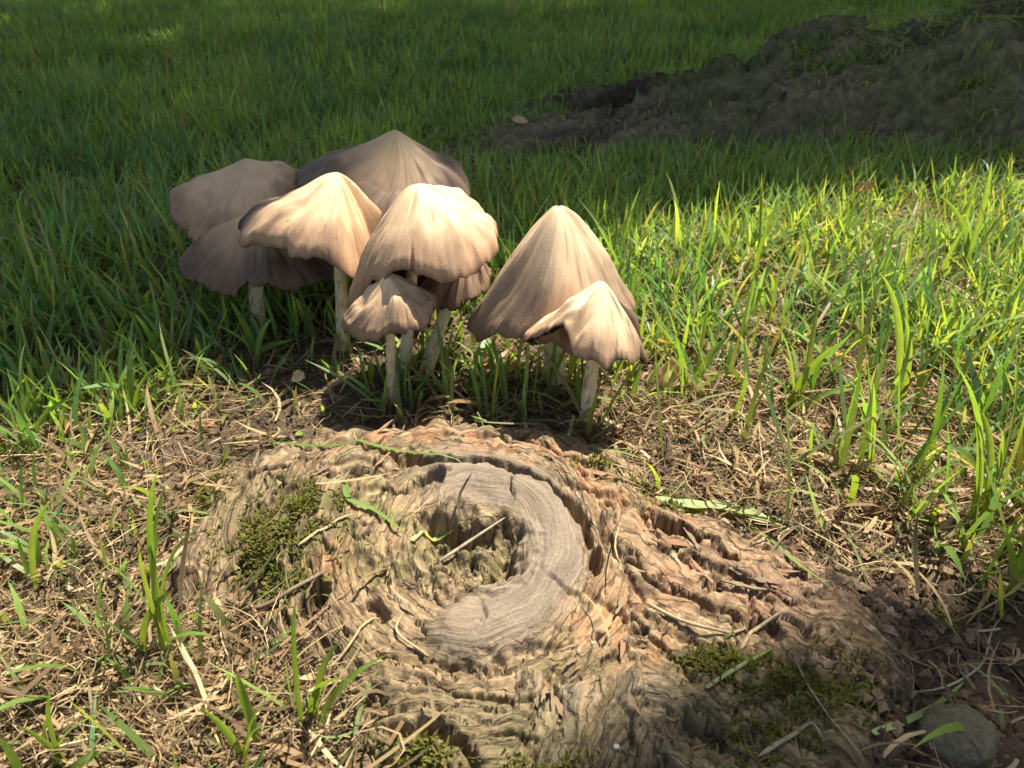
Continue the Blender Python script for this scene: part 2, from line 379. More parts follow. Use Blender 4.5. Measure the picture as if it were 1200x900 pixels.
    z = z + bark * (h1 * (0.15 + 0.60 * patch) + h2 * 0.48)
    z = z - bark * 0.0032 * sstep(0.07, 0.0, e1) * patch * sstep(0.45, 0.6, fbm(u / 30, v / 30, 2, 56))
    z = z - bark * 0.0036 * sstep(0.05, 0.0, e2)
    z = z + 0.005 * (fbm(u / 80, v / 64, 2, 12) - 0.5) * bark + 0.0004 * (fbm(u / 7, v / 7, 3, 13) - 0.5) * bark
    # smooth ring about the knot
    z = z + 0.0065 * np.exp(-((rho - 104) / 33) ** 2) * np.clip(ring * 1.3, 0, 1)
    # raised outer bark on the far side of the crack
    outer = np.exp(-((rho - 185) / 38) ** 2) * sstep(30, -70, dv)
    z = z + 0.005 * outer
    # the knothole
    hw = np.hypot((wu - 548) / 60, (wv - 640 - 0.12 * (u - 548)) / 38)
    hw = hw + 0.7 * (fbm(u / 22, v / 16, 4, 14) - 0.5)
    inside = sstep(1.08, 0.80, hw)
    f1, f2, cc = worley((u + 20 * fbm(u / 16, v / 16, 2, 23)) / 22, (v + 16 * fbm(u / 16, v / 16, 2, 24)) / 13, 71)
    deep = np.clip(blob(u, v, 532, 615, 48, 15, 8) + blob(u, v, 594, 645, 18, 26), 0, 1)
    z = z - inside * (0.0045 + 0.0115 * deep - 0.006 * (1 - deep) * cc * sstep(0.8, 0.1, f1) - 0.002 * ridged(u / 20, v / 12, 2, 15))
    z = z + 0.0030 * np.exp(-((hw - 1.22) / 0.16) ** 2)
    # twisted lumps left of the hole
    lump = blob(u, v, 458, 664, 62, 46) * (1 - inside)
    g1, g2, gc = worley((u + 30 * fbm(u / 30, v / 30, 2, 16)) / 26, (v + 24 * fbm(u / 28, v / 28, 2, 17)) / 15, 72)
    z = z + lump * (0.0048 * sstep(0.75, 0.0, g1) * gc + 0.003 * ridged(u / 26, v / 14, 2, 18) - 0.004)
    # lumps and knobs on the lower right
    lump2 = blob(u, v, 720, 735, 70, 30) + blob(u, v, 980, 665, 60, 36) + 0.8 * blob(u, v, 880, 640, 70, 36) + 0.8 * blob(u, v, 820, 700, 60, 40)
    k1, k2, kc = worley((u + 20 * fbm(u / 20, v / 20, 2, 25)) / 30, (v + 16 * fbm(u / 20, v / 20, 2, 26)) / 20, 73)
    z = z + lump2 * 0.003 * sstep(0.8, 0.1, k1) * (kc - 0.2)
    for pts, w, dep in CRACKS:
        d, al = line_dist(wu + 10 * (fbm(u / 12, v / 12, 3, 19) - 0.5), wv + 10 * (fbm(u / 12, v / 12, 3, 29) - 0.5), pts)
        tap = np.sin(np.clip(al, 0.03, 0.97) * math.pi) ** 0.6
        z = z - (1.5 if dep > 0.007 else 1.0) * dep * tap * sstep(w * (0.5 + 1.2 * fbm(u / 16, v / 16, 2, 21)), 0.8, d)
    for cu, cv, ru, rv, an, dep in PITS:
        c_, s_ = math.cos(R(an)), math.sin(R(an))
        q = np.hypot(((u - cu) * c_ + (v - cv) * s_) / ru, (-(u - cu) * s_ + (v - cv) * c_) / rv) + 0.9 * (fbm(u / 12, v / 10, 3, 22) - 0.5)
        z = z - 1.2 * dep * sstep(1.05, 0.75, q)
    return z, dict(u=u, v=v, rho=rho, phi=phi, ring=ring, low=low, rgt=rgt, coarse=coarse, fine=fine, mid=mid, rfine=rfine, inside=inside, lump=lump, sd=sd, bk=bark, tc=np.stack([np.where(rgt > 0.5, a3, np.where(low > 0.5, a2, a1)), np.where(rgt > 0.5, b3, np.where(low > 0.5, b2, b1)), ring], -1), outer=outer, c1=c1, c2=c2, c3=c3, e1=e1)
def root2_surface(x, y):
    b, s, w, hw = root2_base(x, y)
    wob = 0.05 * (fbm(s * 4, w * 4, 3, 62) - 0.5)
    co = ridged((w + wob) * 14, s * 1.0, 3, 63); fi = ridged((w + wob) * 60, s * 6, 4, 64)
    f1, f2, cid = worley((w + wob) * 28 + 0.6 * fbm(x * 20, y * 20, 2, 68), s * 3.4 + 0.6 * fbm(x * 16, y * 16, 2, 69), 65)
    mk = sstep(1.2, 0.75, np.abs(w) / hw) * sstep(-0.05, 0.25, s)
    z = b + mk * (0.095 * (co - 0.42) + 0.030 * (fi - 0.4) + 0.030 * (cid - 0.5) - 0.022 * sstep(0.10, 0, f2 - f1)) + mk * 0.013 * (ridged(x * 26, y * 26, 4, 66) - 0.4)
    return z, co, fi, cid
RG = 0.00066
RGX = np.arange(-0.255, 0.262, RG); RGY = np.arange(0.095, 0.412, RG)
_gx, _gy = np.meshgrid(RGX, RGY)
RG_Z, RG_Q = root_surface(_gx.ravel(), _gy.ravel())
_RZ = RG_Z.reshape(_gx.shape)
def root_lookup(x, y):
    i = np.clip((x - RGX[0]) / RG, 0, len(RGX) - 1.01); j = np.clip((y - RGY[0]) / RG, 0, len(RGY) - 1.01)
    i0 = i.astype(int); j0 = j.astype(int); a = i - i0; b = j - j0
    return (_RZ[j0, i0] * (1 - a) + _RZ[j0, i0 + 1] * a) * (1 - b) + (_RZ[j0 + 1, i0] * (1 - a) + _RZ[j0 + 1, i0 + 1] * a) * b
def surf(x, y):
    x = np.atleast_1d(np.asarray(x, float)); y = np.atleast_1d(np.asarray(y, float))
    z = ground_h(x, y)
    m = (x > -0.254) & (x < 0.26) & (y > 0.096) & (y < 0.410)
    if m.any(): z[m] = np.maximum(z[m], root_lookup(x[m], y[m]))
    m = (x > -0.4) & (y > 0.7) & (y < 2.2)
    if m.any(): z[m] = np.maximum(z[m], root2_surface(x[m], y[m])[0])
    return z
def on_root(x, y, m=0.001):
    r = np.zeros(len(x), bool); k = (x > -0.254) & (x < 0.26) & (y > 0.096) & (y < 0.410)
    if k.any(): r[k] = root_lookup(x[k], y[k]) > ground_h(x[k], y[k]) + (m[k] if np.ndim(m) else m)
    return r
def surf1(x, y): return float(surf(x, y)[0])
def S(u, v, lift=0.0):                    # point of the real surface seen at design coordinates
    z = 0.0
    for _ in range(5):
        p = G(u, v, z); z = 0.5 * z + 0.5 * (surf1(p[0], p[1]) + lift)
    p = G(u, v, z); return np.array([p[0], p[1], surf1(p[0], p[1]) + lift])

# ground sheet: fine near the camera, stretched out to the horizon
def axis(lo, hi, n, c, fine):
    t = np.linspace(-1, 1, n); k = 7.0
    a = np.sinh(t * k) / math.sinh(k)
    s = np.where(t < 0, -a * (lo - c), a * (hi - c)) + c
    return s
def axis2(c0, c1, step, far_lo, far_hi, n):
    core = np.arange(c0, c1 + step / 2, step)
    g = np.geomspace(step, 1.0, n)
    g = np.cumsum(g); 
    return np.concatenate([(c0 - g / g[-1] * (c0 - far_lo))[::-1], core, c1 + g / g[-1] * (far_hi - c1)])
gx = axis2(-0.52, 0.52, 0.0022, -120, 120, 110); gy = axis2(0.06, 0.70, 0.0022, -120, 160, 110)
GX, GY = np.meshgrid(gx, gy)
gz = ground_h(GX.ravel(), GY.ravel())
uu, vv = plan_uv(GX.ravel(), np.maximum(GY.ravel(), 0.02), 0.0)
n1 = fbm(GX.ravel() * 40, GY.ravel() * 40, 4, 35)[:, None]; n2 = fbm(GX.ravel() * 9, GY.ravel() * 9, 3, 36)[:, None]
gc = np.array([0.085, 0.060, 0.038]) * (0.6 + 0.8 * n1) * (1 - n2 * 0.3) + np.array([0.06, 0.045, 0.02]) * sstep(0.5, 0.7, n2)
lawnf = sstep(0.9, 2.2, np.hypot(GX.ravel(), GY.ravel()))[:, None]
gc = gc * (1 - lawnf) + np.array([0.035, 0.06, 0.018]) * (0.7 + 0.6 * n1) * lawnf
red = (blob(uu, vv, 900, 600, 220, 90) * 0.8)[:, None]
gc = gc * (1 - red) + np.array([0.17, 0.10, 0.065]) * (0.55 + 0.9 * n1) * red
tag(obj('ground', mesh_np('ground', np.stack([GX.ravel(), GY.ravel(), gz], 1), [grid_quads(len(gy), len(gx))], M_SOIL, gc)), 'dark brown soil under the lawn and round the root', None, None, 'structure')

# ------------------------------------------------------------------ near root
def build_root():
    rx, ry, X, Y = RGX, RGY, _gx, _gy; x, y = X.ravel(), Y.ravel()
    z, q = RG_Z, RG_Q
    u, v = q['u'], q['v']
    col = np.zeros((len(x), 3))
    def paint(mask, c):
        nonlocal col
        mk = np.clip(mask, 0, 1)[:, None]; col = col * (1 - mk) + np.array(c) * mk
    N = lambda s, o=3, k=0: fbm(u / s, v / s, o, 80 + k)
    col[:] = (0.200, 0.140, 0.083)
    paint(sstep(0.35, 0.7, q['c1']) * 0.6, (0.265, 0.185, 0.108))
    paint(sstep(0.55, 0.85, q['c2']) * 0.6, (0.155, 0.115, 0.070))
    paint(sstep(0.6, 0.9, q['c3']) * 0.5, (0.300, 0.215, 0.130))
    paint(sstep(0.5, 0.75, N(30)) * 0.6, (0.165, 0.135, 0.068))
    org = (blob(u, v, 640, 540, 130, 30, 18) + blob(u, v, 400, 650, 50, 26, -25) + blob(u, v, 735, 735, 75, 34, 20) + blob(u, v, 470, 505, 70, 12) +
           blob(u, v, 560, 505, 100, 16, 5) + 0.8 * blob(u, v, 780, 640, 120, 60, 20) + 0.5 * blob(u, v, 930, 660, 120, 45))
    paint(org * sstep(0.40, 0.62, N(22, 4, 1)) * 0.85, (0.285, 0.150, 0.078))
    paint(blob(u, v, 900, 660, 170, 60) * 0.7, (0.200, 0.122, 0.080))
    paint(blob(u, v, 735, 728, 60, 26, 24) * sstep(0.42, 0.55, N(26, 3, 2)), (0.36, 0.20, 0.095))
    olv = blob(u, v, 400, 575, 110, 40) * 0.6 + blob(u, v, 470, 668, 75, 60) * 1.0 + blob(u, v, 640, 815, 130, 70) * 0.55 + blob(u, v, 470, 590, 90, 22) * 0.6 + q['low'] * 0.4
    paint(olv * sstep(0.38, 0.6, N(26, 4, 3)), (0.165, 0.140, 0.062))
    paint(q['inside'] * 0.8, (0.15, 0.125, 0.058))
    paint(q['ring'] * 0.92, (0.205, 0.168, 0.130))
    paint(q['ring'] * sstep(0.50, 0.74, q['rfine']) * 0.35, (0.300, 0.250, 0.200))
    paint(q['ring'] * sstep(0.44, 0.26, q['rfine']) * 0.3, (0.115, 0.085, 0.063))
    paint(q['ring'] * sstep(0.5, 0.72, N(34, 3, 11)) * 0.4, (0.20, 0.145, 0.10))
    paint(q['low'] * sstep(0.45, 0.65, N(40, 3, 4)) * 0.6, (0.165, 0.138, 0.105))
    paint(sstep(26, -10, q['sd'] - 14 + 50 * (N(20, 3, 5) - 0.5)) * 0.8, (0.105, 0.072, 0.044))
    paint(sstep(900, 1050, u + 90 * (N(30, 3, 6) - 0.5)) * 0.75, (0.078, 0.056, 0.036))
    paint(sstep(0.62, 0.70, N(7, 3, 8)) * 0.5 * (1 - q['ring']), (0.08, 0.055, 0.036))
    paint(sstep(0.64, 0.72, N(9, 3, 9)) * 0.5 * (1 - q['ring']), (0.34, 0.27, 0.17))
    paint(sstep(775, 860, v + 60 * (N(40, 3, 12) - 0.5)) * 0.65, (0.125, 0.108, 0.058))
    # moss film
    for cu, cv, ru, rv in ((320, 640, 70, 55), (220, 548, 45, 26), (365, 600, 40, 20), (800, 565, 40, 18), (850, 770, 60, 34), (960, 800, 70, 40), (700, 545, 30, 12)):
        paint(blob(u, v, cu, cv, ru, rv) * sstep(0.42, 0.6, N(18, 4, 7)) * 0.8, (0.075, 0.080, 0.022))
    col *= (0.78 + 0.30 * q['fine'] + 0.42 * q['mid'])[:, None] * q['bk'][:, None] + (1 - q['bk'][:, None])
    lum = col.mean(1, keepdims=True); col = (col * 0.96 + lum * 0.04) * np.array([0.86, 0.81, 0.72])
    keep = q['sd'] > -45
    K = keep.reshape(X.shape)
    quads = grid_quads(len(ry), len(rx))
    quads = quads[keep[quads].all(1)]
    used = np.unique(quads); mp = np.zeros(len(x), np.int64); mp[used] = np.arange(len(used))
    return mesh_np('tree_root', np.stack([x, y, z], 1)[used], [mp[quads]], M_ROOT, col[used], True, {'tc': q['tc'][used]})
near_root = obj('tree_root', build_root())
tag(near_root, 'sunlit gnarled tree root with a round knothole in the foreground', 'tree root')

# far root mound
def build_root2():
    xs = np.arange(-0.35, 2.5, 0.0038); ys = np.arange(0.66, 2.0, 0.0038)
    X, Y = np.meshgrid(xs, ys); x, y = X.ravel(), Y.ravel()
    z, co, fi, cid = root2_surface(x, y); _, ss_, ww_, _ = root2_base(x, y)
    ww_ = ww_ + 0.05 * (fbm(ss_ * 4, ww_ * 4, 3, 62) - 0.5)
    col = np.array([0.108, 0.086, 0.050]) * (0.10 + 1.2 * fi[:, None] + 1.0 * cid[:, None])
    g = sstep(0.48, 0.68, fbm(x * 9, y * 9, 4, 67))[:, None] * 0.7
    col = col * (1 - g) + np.array([0.12, 0.12, 0.045]) * g
    keep = z > ground_h(x, y) - 0.08
    quads = grid_quads(len(ys), len(xs)); quads = quads[keep[quads].all(1)]
    used = np.unique(quads); mp = np.zeros(len(x), np.int64); mp[used] = np.arange(len(used))
    return mesh_np('tree_root_far', np.stack([x, y, z], 1)[used], [mp[quads]], M_BARK2, col[used])
far_root = obj('tree_root', build_root2())
tag(far_root, 'dark shaded tree root mound rising from the lawn behind the mushrooms', 'tree root')

# ------------------------------------------------------------------ mushrooms
CREAM = np.array([0.83, 0.66, 0.35]); PEACH = np.array([0.73, 0.490, 0.280]); ROSE = np.array([0.35, 0.210, 0.120]); UMBER = np.array([0.15, 0.085, 0.055])
def periodic(th, ang, val):
    # smooth periodic interpolation of control values
    o = np.argsort(ang); ang = np.asarray(ang)[o]; val = np.asarray(val)[o]
    n = len(ang)
    A = np.concatenate([ang - 2 * math.pi, ang, ang + 2 * math.pi]); V = np.concatenate([val, val, val])
    m = np.zeros(len(A)); dl = np.diff(V) / np.diff(A)
    m[1:-1] = np.where(dl[1:] * dl[:-1] > 0, 2 * dl[1:] * dl[:-1] / (dl[1:] + dl[:-1] + 1e-12), 0)
    k = np.clip(np.searchsorted(A, th) - 1, 0, len(A) - 2)
    h = A[k + 1] - A[k]; t = (th - A[k]) / h
    return ((1 + 2 * t) * (1 - t) ** 2) * V[k] + t * (1 - t) ** 2 * h * m[k] + t * t * (3 - 2 * t) * V[k + 1] + t * t * (t - 1) * h * m[k + 1]
def make_mushroom(label, apex, rim, base, seed, stem_r=0.0045, power=1.15, tip=0.10, back_r=None, hue=0.0, curl=0.12, stem_bow=(0, 0), tone=1.0, dark=0.0, tear=None, umbo=0.0):
    """apex (u, v, y); rim [(u, v, dy)]; base (u, v) or (x, y, z)"""
    ap = P(*apex)
    ang, rad, drp, pwr = [], [], [], []
    for r_ in rim:
        u_, v_, dy = r_[:3]; pwr.append(r_[3] if len(r_) > 3 else power)
        p = P(u_, v_, apex[2] + dy); d = p - ap
        ang.append(math.atan2(d[1], d[0]) % (2 * math.pi)); rad.append(math.hypot(d[0], d[1])); drp.append(-d[2])
    if back_r:
        for a_, r_, h_ in back_r: ang.append(R(a_)); rad.append(r_); drp.append(h_); pwr.append(power)
    NT, NR = 288, 84
    th = np.linspace(0, 2 * math.pi, NT, endpoint=False)
    rr = periodic(th, ang, rad); dd = periodic(th, ang, drp); pw = periodic(th, ang, pwr)
    if tear:
        tm = np.exp(-((((th - R(tear[0]) + math.pi) % (2 * math.pi)) - math.pi) / R(tear[1])) ** 2)
    lobes = 1 + 0.020 * np.sin(5 * th + seed) + 0.014 * np.sin(9 * th + 2 * seed) + 0.01 * np.sin(14 * th + seed * 3)
    sr = np.random.default_rng(900 + seed); nick = np.zeros(NT)
    for _ in range(4): nick -= sr.uniform(0.04, 0.11) * np.clip(1 - np.abs(((th - sr.random() * 6.283 + math.pi) % (2 * math.pi)) - math.pi) / sr.uniform(0.03, 0.07), 0, 1)
    nick += (vnoise(th * 14, th * 0 + seed, 5) - 0.5) * 0.025 + (vnoise(th * 40, th * 0 + seed, 6) - 0.5) * 0.016
    edge_w = lobes * (1 + nick) - 1
    t = np.linspace(0, 1, NR) ** 0.8
    T, TH_ = np.meshgrid(t, th, indexing='ij')
    tipf = np.sqrt(T ** 2 + tip ** 2) - tip; tipf = tipf / (math.sqrt(1 + tip ** 2) - tip)
    prof = tipf ** pw[None]
    prof = prof + umbo * np.sin(math.pi * np.clip(T / 0.75, 0, 1)) * (1 - T) - umbo * 0.35 * np.sin(math.pi * np.clip((T - 0.55) / 0.45, 0, 1))
    shoulder = 0.05 * np.sin(math.pi * np.clip(T * 1.1, 0, 1)) * (0.5 + np.sin(TH_ * 3 + seed) * 0.5)
    prof = prof - shoulder
    cu = np.clip((T - 0.90) / 0.10, 0, 1)
    prof = prof + curl * 0.22 * cu ** 2
    if tear: edge_w = edge_w - 0.10 * tm * vnoise(th * 30, th * 0 + 3, 8)
    RADf = (T - curl * 0.10 * cu ** 2) * (1 + edge_w[None] * np.clip((T - 0.72) / 0.28, 0, 1) ** 2)
    wr = 0.0065 * (fbm(np.cos(TH_) * 3 + T * 2 + 5, np.sin(TH_) * 3 + seed, 3, seed) - 0.5) * T * 2 + \
         0.00022 * (vnoise(TH_ * 24, T * 3 + seed, 4) - 0.5) * sstep(0.25, 0.9, T) + \
         0.0012 * np.sin(TH_ * 5 + seed * 2.0 + T * 2.5) * sstep(0.3, 0.9, T)
    for _ in range(9):
        dth = ((TH_ - sr.random() * 6.283 + math.pi) % (2 * math.pi)) - math.pi
        wr = wr + sr.uniform(-0.0034, 0.0030) * np.exp(-(dth / sr.uniform(0.22, 0.55)) ** 2 - ((T - sr.uniform(0.4, 0.95)) / sr.uniform(0.16, 0.30)) ** 2) * min(1.0, float(rr.mean()) / 0.034)
    X = ap[0] + np.cos(TH_) * RADf * rr[None]; Y = ap[1] + np.sin(TH_) * RADf * rr[None]
    Z = ap[2] - prof * dd[None] + wr
    tcx = np.stack([np.cos(TH_), np.sin(TH_), T + seed], -1).reshape(-1, 3)
    nz = fbm(np.cos(TH_) * 2 + seed, np.sin(TH_) * 2 + T * 2, 4, 90 + seed)
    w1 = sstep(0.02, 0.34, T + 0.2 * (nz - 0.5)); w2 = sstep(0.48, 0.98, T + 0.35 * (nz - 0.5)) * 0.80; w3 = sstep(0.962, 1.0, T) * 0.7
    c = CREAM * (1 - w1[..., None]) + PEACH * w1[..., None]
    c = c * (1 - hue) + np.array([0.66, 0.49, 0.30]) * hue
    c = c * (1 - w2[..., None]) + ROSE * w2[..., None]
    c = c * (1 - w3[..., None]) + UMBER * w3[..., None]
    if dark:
        wd = sstep(0.22, 0.80, T + 0.25 * (nz - 0.5))[..., None] * dark  # browner towards the rim; on the hidden cap it also paints shade
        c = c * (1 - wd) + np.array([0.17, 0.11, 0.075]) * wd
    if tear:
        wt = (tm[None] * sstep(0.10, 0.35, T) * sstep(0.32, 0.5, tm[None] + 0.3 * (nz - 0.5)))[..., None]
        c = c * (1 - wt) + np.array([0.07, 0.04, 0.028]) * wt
    st = vnoise(TH_ * 26, T * 2 + seed, 9)
    blot = fbm(np.cos(TH_) * T * 5 + seed * 3 + 9, np.sin(TH_) * T * 5 + 9, 4, 60 + seed)
    c = c * (1 - 0.20 * sstep(0.52, 0.72, blot)[..., None] * sstep(0.2, 0.6, T)[..., None])
    c = c * (0.97 + 0.06 * st[..., None]) * tone  # on the back and hidden caps, tone puts shade into the colour
    # inner side, 1.2 mm below, joined at the rim
    rows_i = []; t2 = 1 - 0.94 * np.linspace(0, 1, 34) ** 1.6
    for k, tt in enumerate(t2):
        i = np.interp(tt, t, np.arange(NR)); i0 = int(i); i1 = min(i0 + 1, NR - 1); f = i - i0
        x_ = X[i0] * (1 - f) + X[i1] * f; y_ = Y[i0] * (1 - f) + Y[i1] * f; z_ = Z[i0] * (1 - f) + Z[i1] * f
        sh = 0.0013 * min(1, (k + 0.6) / 2.0)
        x_ = ap[0] + (x_ - ap[0]) * (1 - 0.012 * min(1, k)); y_ = ap[1] + (y_ - ap[1]) * (1 - 0.012 * min(1, k))
        rows_i.append(np.stack([x_, y_, z_ - sh], -1))
    I = np.stack(rows_i)
    V = np.concatenate([np.stack([X, Y, Z], -1).reshape(-1, 3), I.reshape(-1, 3)])
    ci = np.broadcast_to(UMBER * 0.4, (I.shape[0] * NT, 3))
    C = np.concatenate([c.reshape(-1, 3), ci])
    tca = np.concatenate([tcx, np.stack([np.cos(np.tile(th, 34)), np.sin(np.tile(th, 34)), np.repeat(t2, NT)], -1)])
    if len(base) == 2: b = S(base[0], base[1])
    else: b = np.array(base, float)
    root = empty('mushroom', b, label, 'mushroom', 'mushrooms in the cluster')
    off = np.array(b)
    cap_o = obj('cap', mesh_np('cap', V - off, [wrap_quads(NR + 34, NT)], M_CAP, C, True, {'tc': tca}), root)
    # gills: thin pleats hanging under the cap
    tg = np.linspace(0.10, 0.94, 14); odd = (np.arange(NT) % 2)[:, None]
    rows = []; cc = []
    for tt in tg:
        i = np.interp(tt, t, np.arange(NR)); i_0 = int(i); f = i - i_0
        x_ = X[i_0] * (1 - f) + X[i_0 + 1] * f; y_ = Y[i_0] * (1 - f) + Y[i_0 + 1] * f; z_ = Z[i_0] * (1 - f) + Z[i_0 + 1] * f
        x_ = ap[0] + (x_ - ap[0]) * 0.965; y_ = ap[1] + (y_ - ap[1]) * 0.965
        rows.append(np.stack([x_, y_, z_ - 0.0034 - odd[:, 0] * 0.0034 * math.sin(math.pi * (tt - 0.05) ** 0.7)], -1))
        cc.append(np.where(odd, np.array([0.060, 0.036, 0.025]), np.array([0.025, 0.015, 0.010])))
    obj('gills', mesh_np('gills', np.concatenate(rows) - off, [wrap_quads(14, NT)], M_GILL, np.concatenate(cc), False), cap_o)
    # stem
    NS, NC = 36, 24
    top = ap - np.array([0, 0, 0.010])
    s = np.linspace(0, 1, NS); a = np.linspace(0, 2 * math.pi, NC, endpoint=False)
    ctr = b[None] + (top - b)[None] * s[:, None] + np.stack([np.sin(s * math.pi) * stem_bow[0], np.sin(s * math.pi) * stem_bow[1], -0.006 * (1 - s)], 1)
    rs = stem_r * 0.9 * (1.18 - 0.34 * s + 0.25 * np.exp(-(s / 0.10) ** 2)) * (1 + 0.05 * np.sin(s * 17 + seed))
    rad2 = rs[:, None] * (1 + 0.04 * np.sin(a * 3 + seed)[None] + 0.05 * (fbm(np.cos(a)[None] * 3 + 7 + s[:, None] * 0, s[:, None] * 14 + a[None] * 0, 3, seed) - 0.5))
    V = ctr[:, None, :] + np.stack([np.cos(a)[None] * rad2, np.sin(a)[None] * rad2, np.zeros((NS, NC))], -1)
    sp = fbm(np.cos(a)[None] * 4 + 3 + s[:, None] * 0, s[:, None] * 26, 3, 70 + seed)
    sc = np.array([0.72, 0.60, 0.36]) * (1 - 0.55 * sstep(0.60, 0.72, sp)[..., None] * np.array([0.8, 1, 1.1])) * (0.75 + 0.25 * sstep(0, 0.25, s))[:, None, None]
    obj('stem', mesh_np('stem', V.reshape(-1, 3) - off, [wrap_quads(NS, NC)], M_STEM, sc.reshape(-1, 3)), root)
    return root, ap
MUSH = [
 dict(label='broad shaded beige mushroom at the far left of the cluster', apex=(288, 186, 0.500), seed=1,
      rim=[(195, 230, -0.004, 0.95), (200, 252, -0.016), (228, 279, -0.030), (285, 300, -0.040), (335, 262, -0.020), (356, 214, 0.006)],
      back_r=[(60, 0.034, 0.012), (100, 0.036, 0.018), (140, 0.040, 0.020)], base=(-0.178, 0.50, 0.0), power=1.0, hue=0.6, tone=0.72, tip=0.13, umbo=0.12),  # low tone: shade at the back painted into the beige
 dict(label='low brown mushroom with shade painted into its cap, tucked below the left caps with a pale stem', apex=(292, 252, 0.468), seed=2,
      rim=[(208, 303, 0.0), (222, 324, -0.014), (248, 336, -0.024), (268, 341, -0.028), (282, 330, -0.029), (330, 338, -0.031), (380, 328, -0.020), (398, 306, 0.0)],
      back_r=[(50, 0.034, 0.026), (90, 0.034, 0.028), (130, 0.034, 0.028)], base=(302, 392), power=1.1, stem_r=0.0052, tone=0.62, dark=0.75),  # cap colour lowered to include the shade under its neighbours
 dict(label='large mushroom with brown sides coloured as if shaded and a pointed top at the back of the cluster', apex=(463, 152, 0.500), seed=3,
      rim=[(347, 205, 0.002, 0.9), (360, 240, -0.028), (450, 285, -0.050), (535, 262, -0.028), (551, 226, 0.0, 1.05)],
      back_r=[(45, 0.052, 0.032), (90, 0.055, 0.034), (135, 0.052, 0.030)], base=(-0.075, 0.502, 0.0), power=0.98, tip=0.12, hue=0.5, tone=0.66, dark=0.9, umbo=0.13),  # brown rim, plus a low tone that paints the shade in
 dict(label='bright peach mushroom with a dark torn left tip, front left of the cluster', apex=(393, 202, 0.440), seed=4,
      rim=[(274, 264, 0.004, 1.0), (279, 283, -0.012), (300, 284, -0.022), (330, 296, -0.031), (350, 295, -0.036), (375, 303, -0.038), (398, 304, -0.036), (416, 318, -0.028), (427, 338, -0.012, 1.5), (440, 300, 0.012, 1.5)],
      back_r=[(45, 0.036, 0.045), (90, 0.036, 0.042), (135, 0.042, 0.034)], base=(402, 408), power=1.22, stem_r=0.0042, tip=0.11, curl=0.3, umbo=0.07, tear=(181, 9)),
 dict(label='tall bright mushroom in the middle with a wide arched rim', apex=(487, 216, 0.405), seed=5,
      rim=[(406, 356, -0.004, 1.25), (422, 338, -0.018), (444, 324, -0.028), (470, 317, -0.035), (497, 319, -0.037), (524, 326, -0.036), (556, 311, -0.027), (578, 302, -0.014), (590, 287, -0.002, 1.2), (577, 255, 0.020), (554, 224, 0.038, 1.0)],
      back_r=[(72, 0.034, 0.070), (115, 0.034, 0.086), (150, 0.036, 0.086)], base=(473, 436), power=1.35, stem_r=0.0038, tip=0.12, curl=0.3, umbo=0.06),
 dict(label='small rosy mushroom with a striped cap in front of the cluster', apex=(455, 320, 0.378), seed=6,
      rim=[(399, 374, 0.002, 0.9), (404, 388, -0.010), (430, 393, -0.020), (452, 394, -0.023), (474, 386, -0.022), (488, 379, -0.018), (503, 378, -0.012), (514, 356, 0.002, 0.95)],
      back_r=[(40, 0.020, 0.016), (90, 0.021, 0.018), (140, 0.022, 0.022)], base=(458, 466), power=1.0, stem_r=0.0030, tip=0.12, hue=0.0, tone=0.86, curl=0.45, umbo=0.10, dark=0.35),
 dict(label='big cone-shaped beige mushroom, taller of the pair on the right', apex=(654, 242, 0.392), seed=7,
      rim=[(543, 382, -0.002, 0.96), (560, 391, -0.013), (580, 393, -0.022), (602, 390, -0.031), (650, 402, -0.040), (700, 402, -0.034), (728, 385, -0.018), (743, 352, 0.004, 1.12)],
      back_r=[(50, 0.036, 0.055), (90, 0.038, 0.060), (130, 0.040, 0.062)], base=(649, 453), power=1.04, stem_r=0.0066, tip=0.10, hue=0.7, tone=0.92, dark=0.45),
 dict(label='small mushroom with a torn dark-edged cap, lower of the right pair', apex=(704, 330, 0.352), seed=8,
      rim=[(607, 396, 0.004, 1.0), (622, 395, -0.007), (638, 385, -0.015), (652, 384, -0.020), (664, 400, -0.023), (671, 424, -0.023), (700, 422, -0.026), (726, 421, -0.024), (746, 421, -0.017), (760, 417, -0.002), (750, 385, 0.012)],
      back_r=[(70, 0.022, 0.030), (110, 0.026, 0.034), (145, 0.032, 0.036)], base=(685, 498), power=1.10, stem_r=0.0040, tip=0.10, curl=0.25, hue=0.3, tear=(6, 26), umbo=0.05),
 dict(label='small pinkish mushroom mostly hidden behind the middle cap, on a thick leaning stem', apex=(538, 292, 0.436), seed=9,
      rim=[(490, 340, -0.004), (512, 353, -0.016), (545, 352, -0.020), (567, 337, -0.012), (576, 316, 0.0)],
      back_r=[(45, 0.018, 0.022), (90, 0.018, 0.024), (135, 0.018, 0.024)], base=(494, 441), power=1.15, stem_r=0.0046, tip=0.14, tone=0.70, dark=0.45),  # tone and dark colour this cap as if the middle cap shaded it
]
for k in MUSH: make_mushroom(**k)

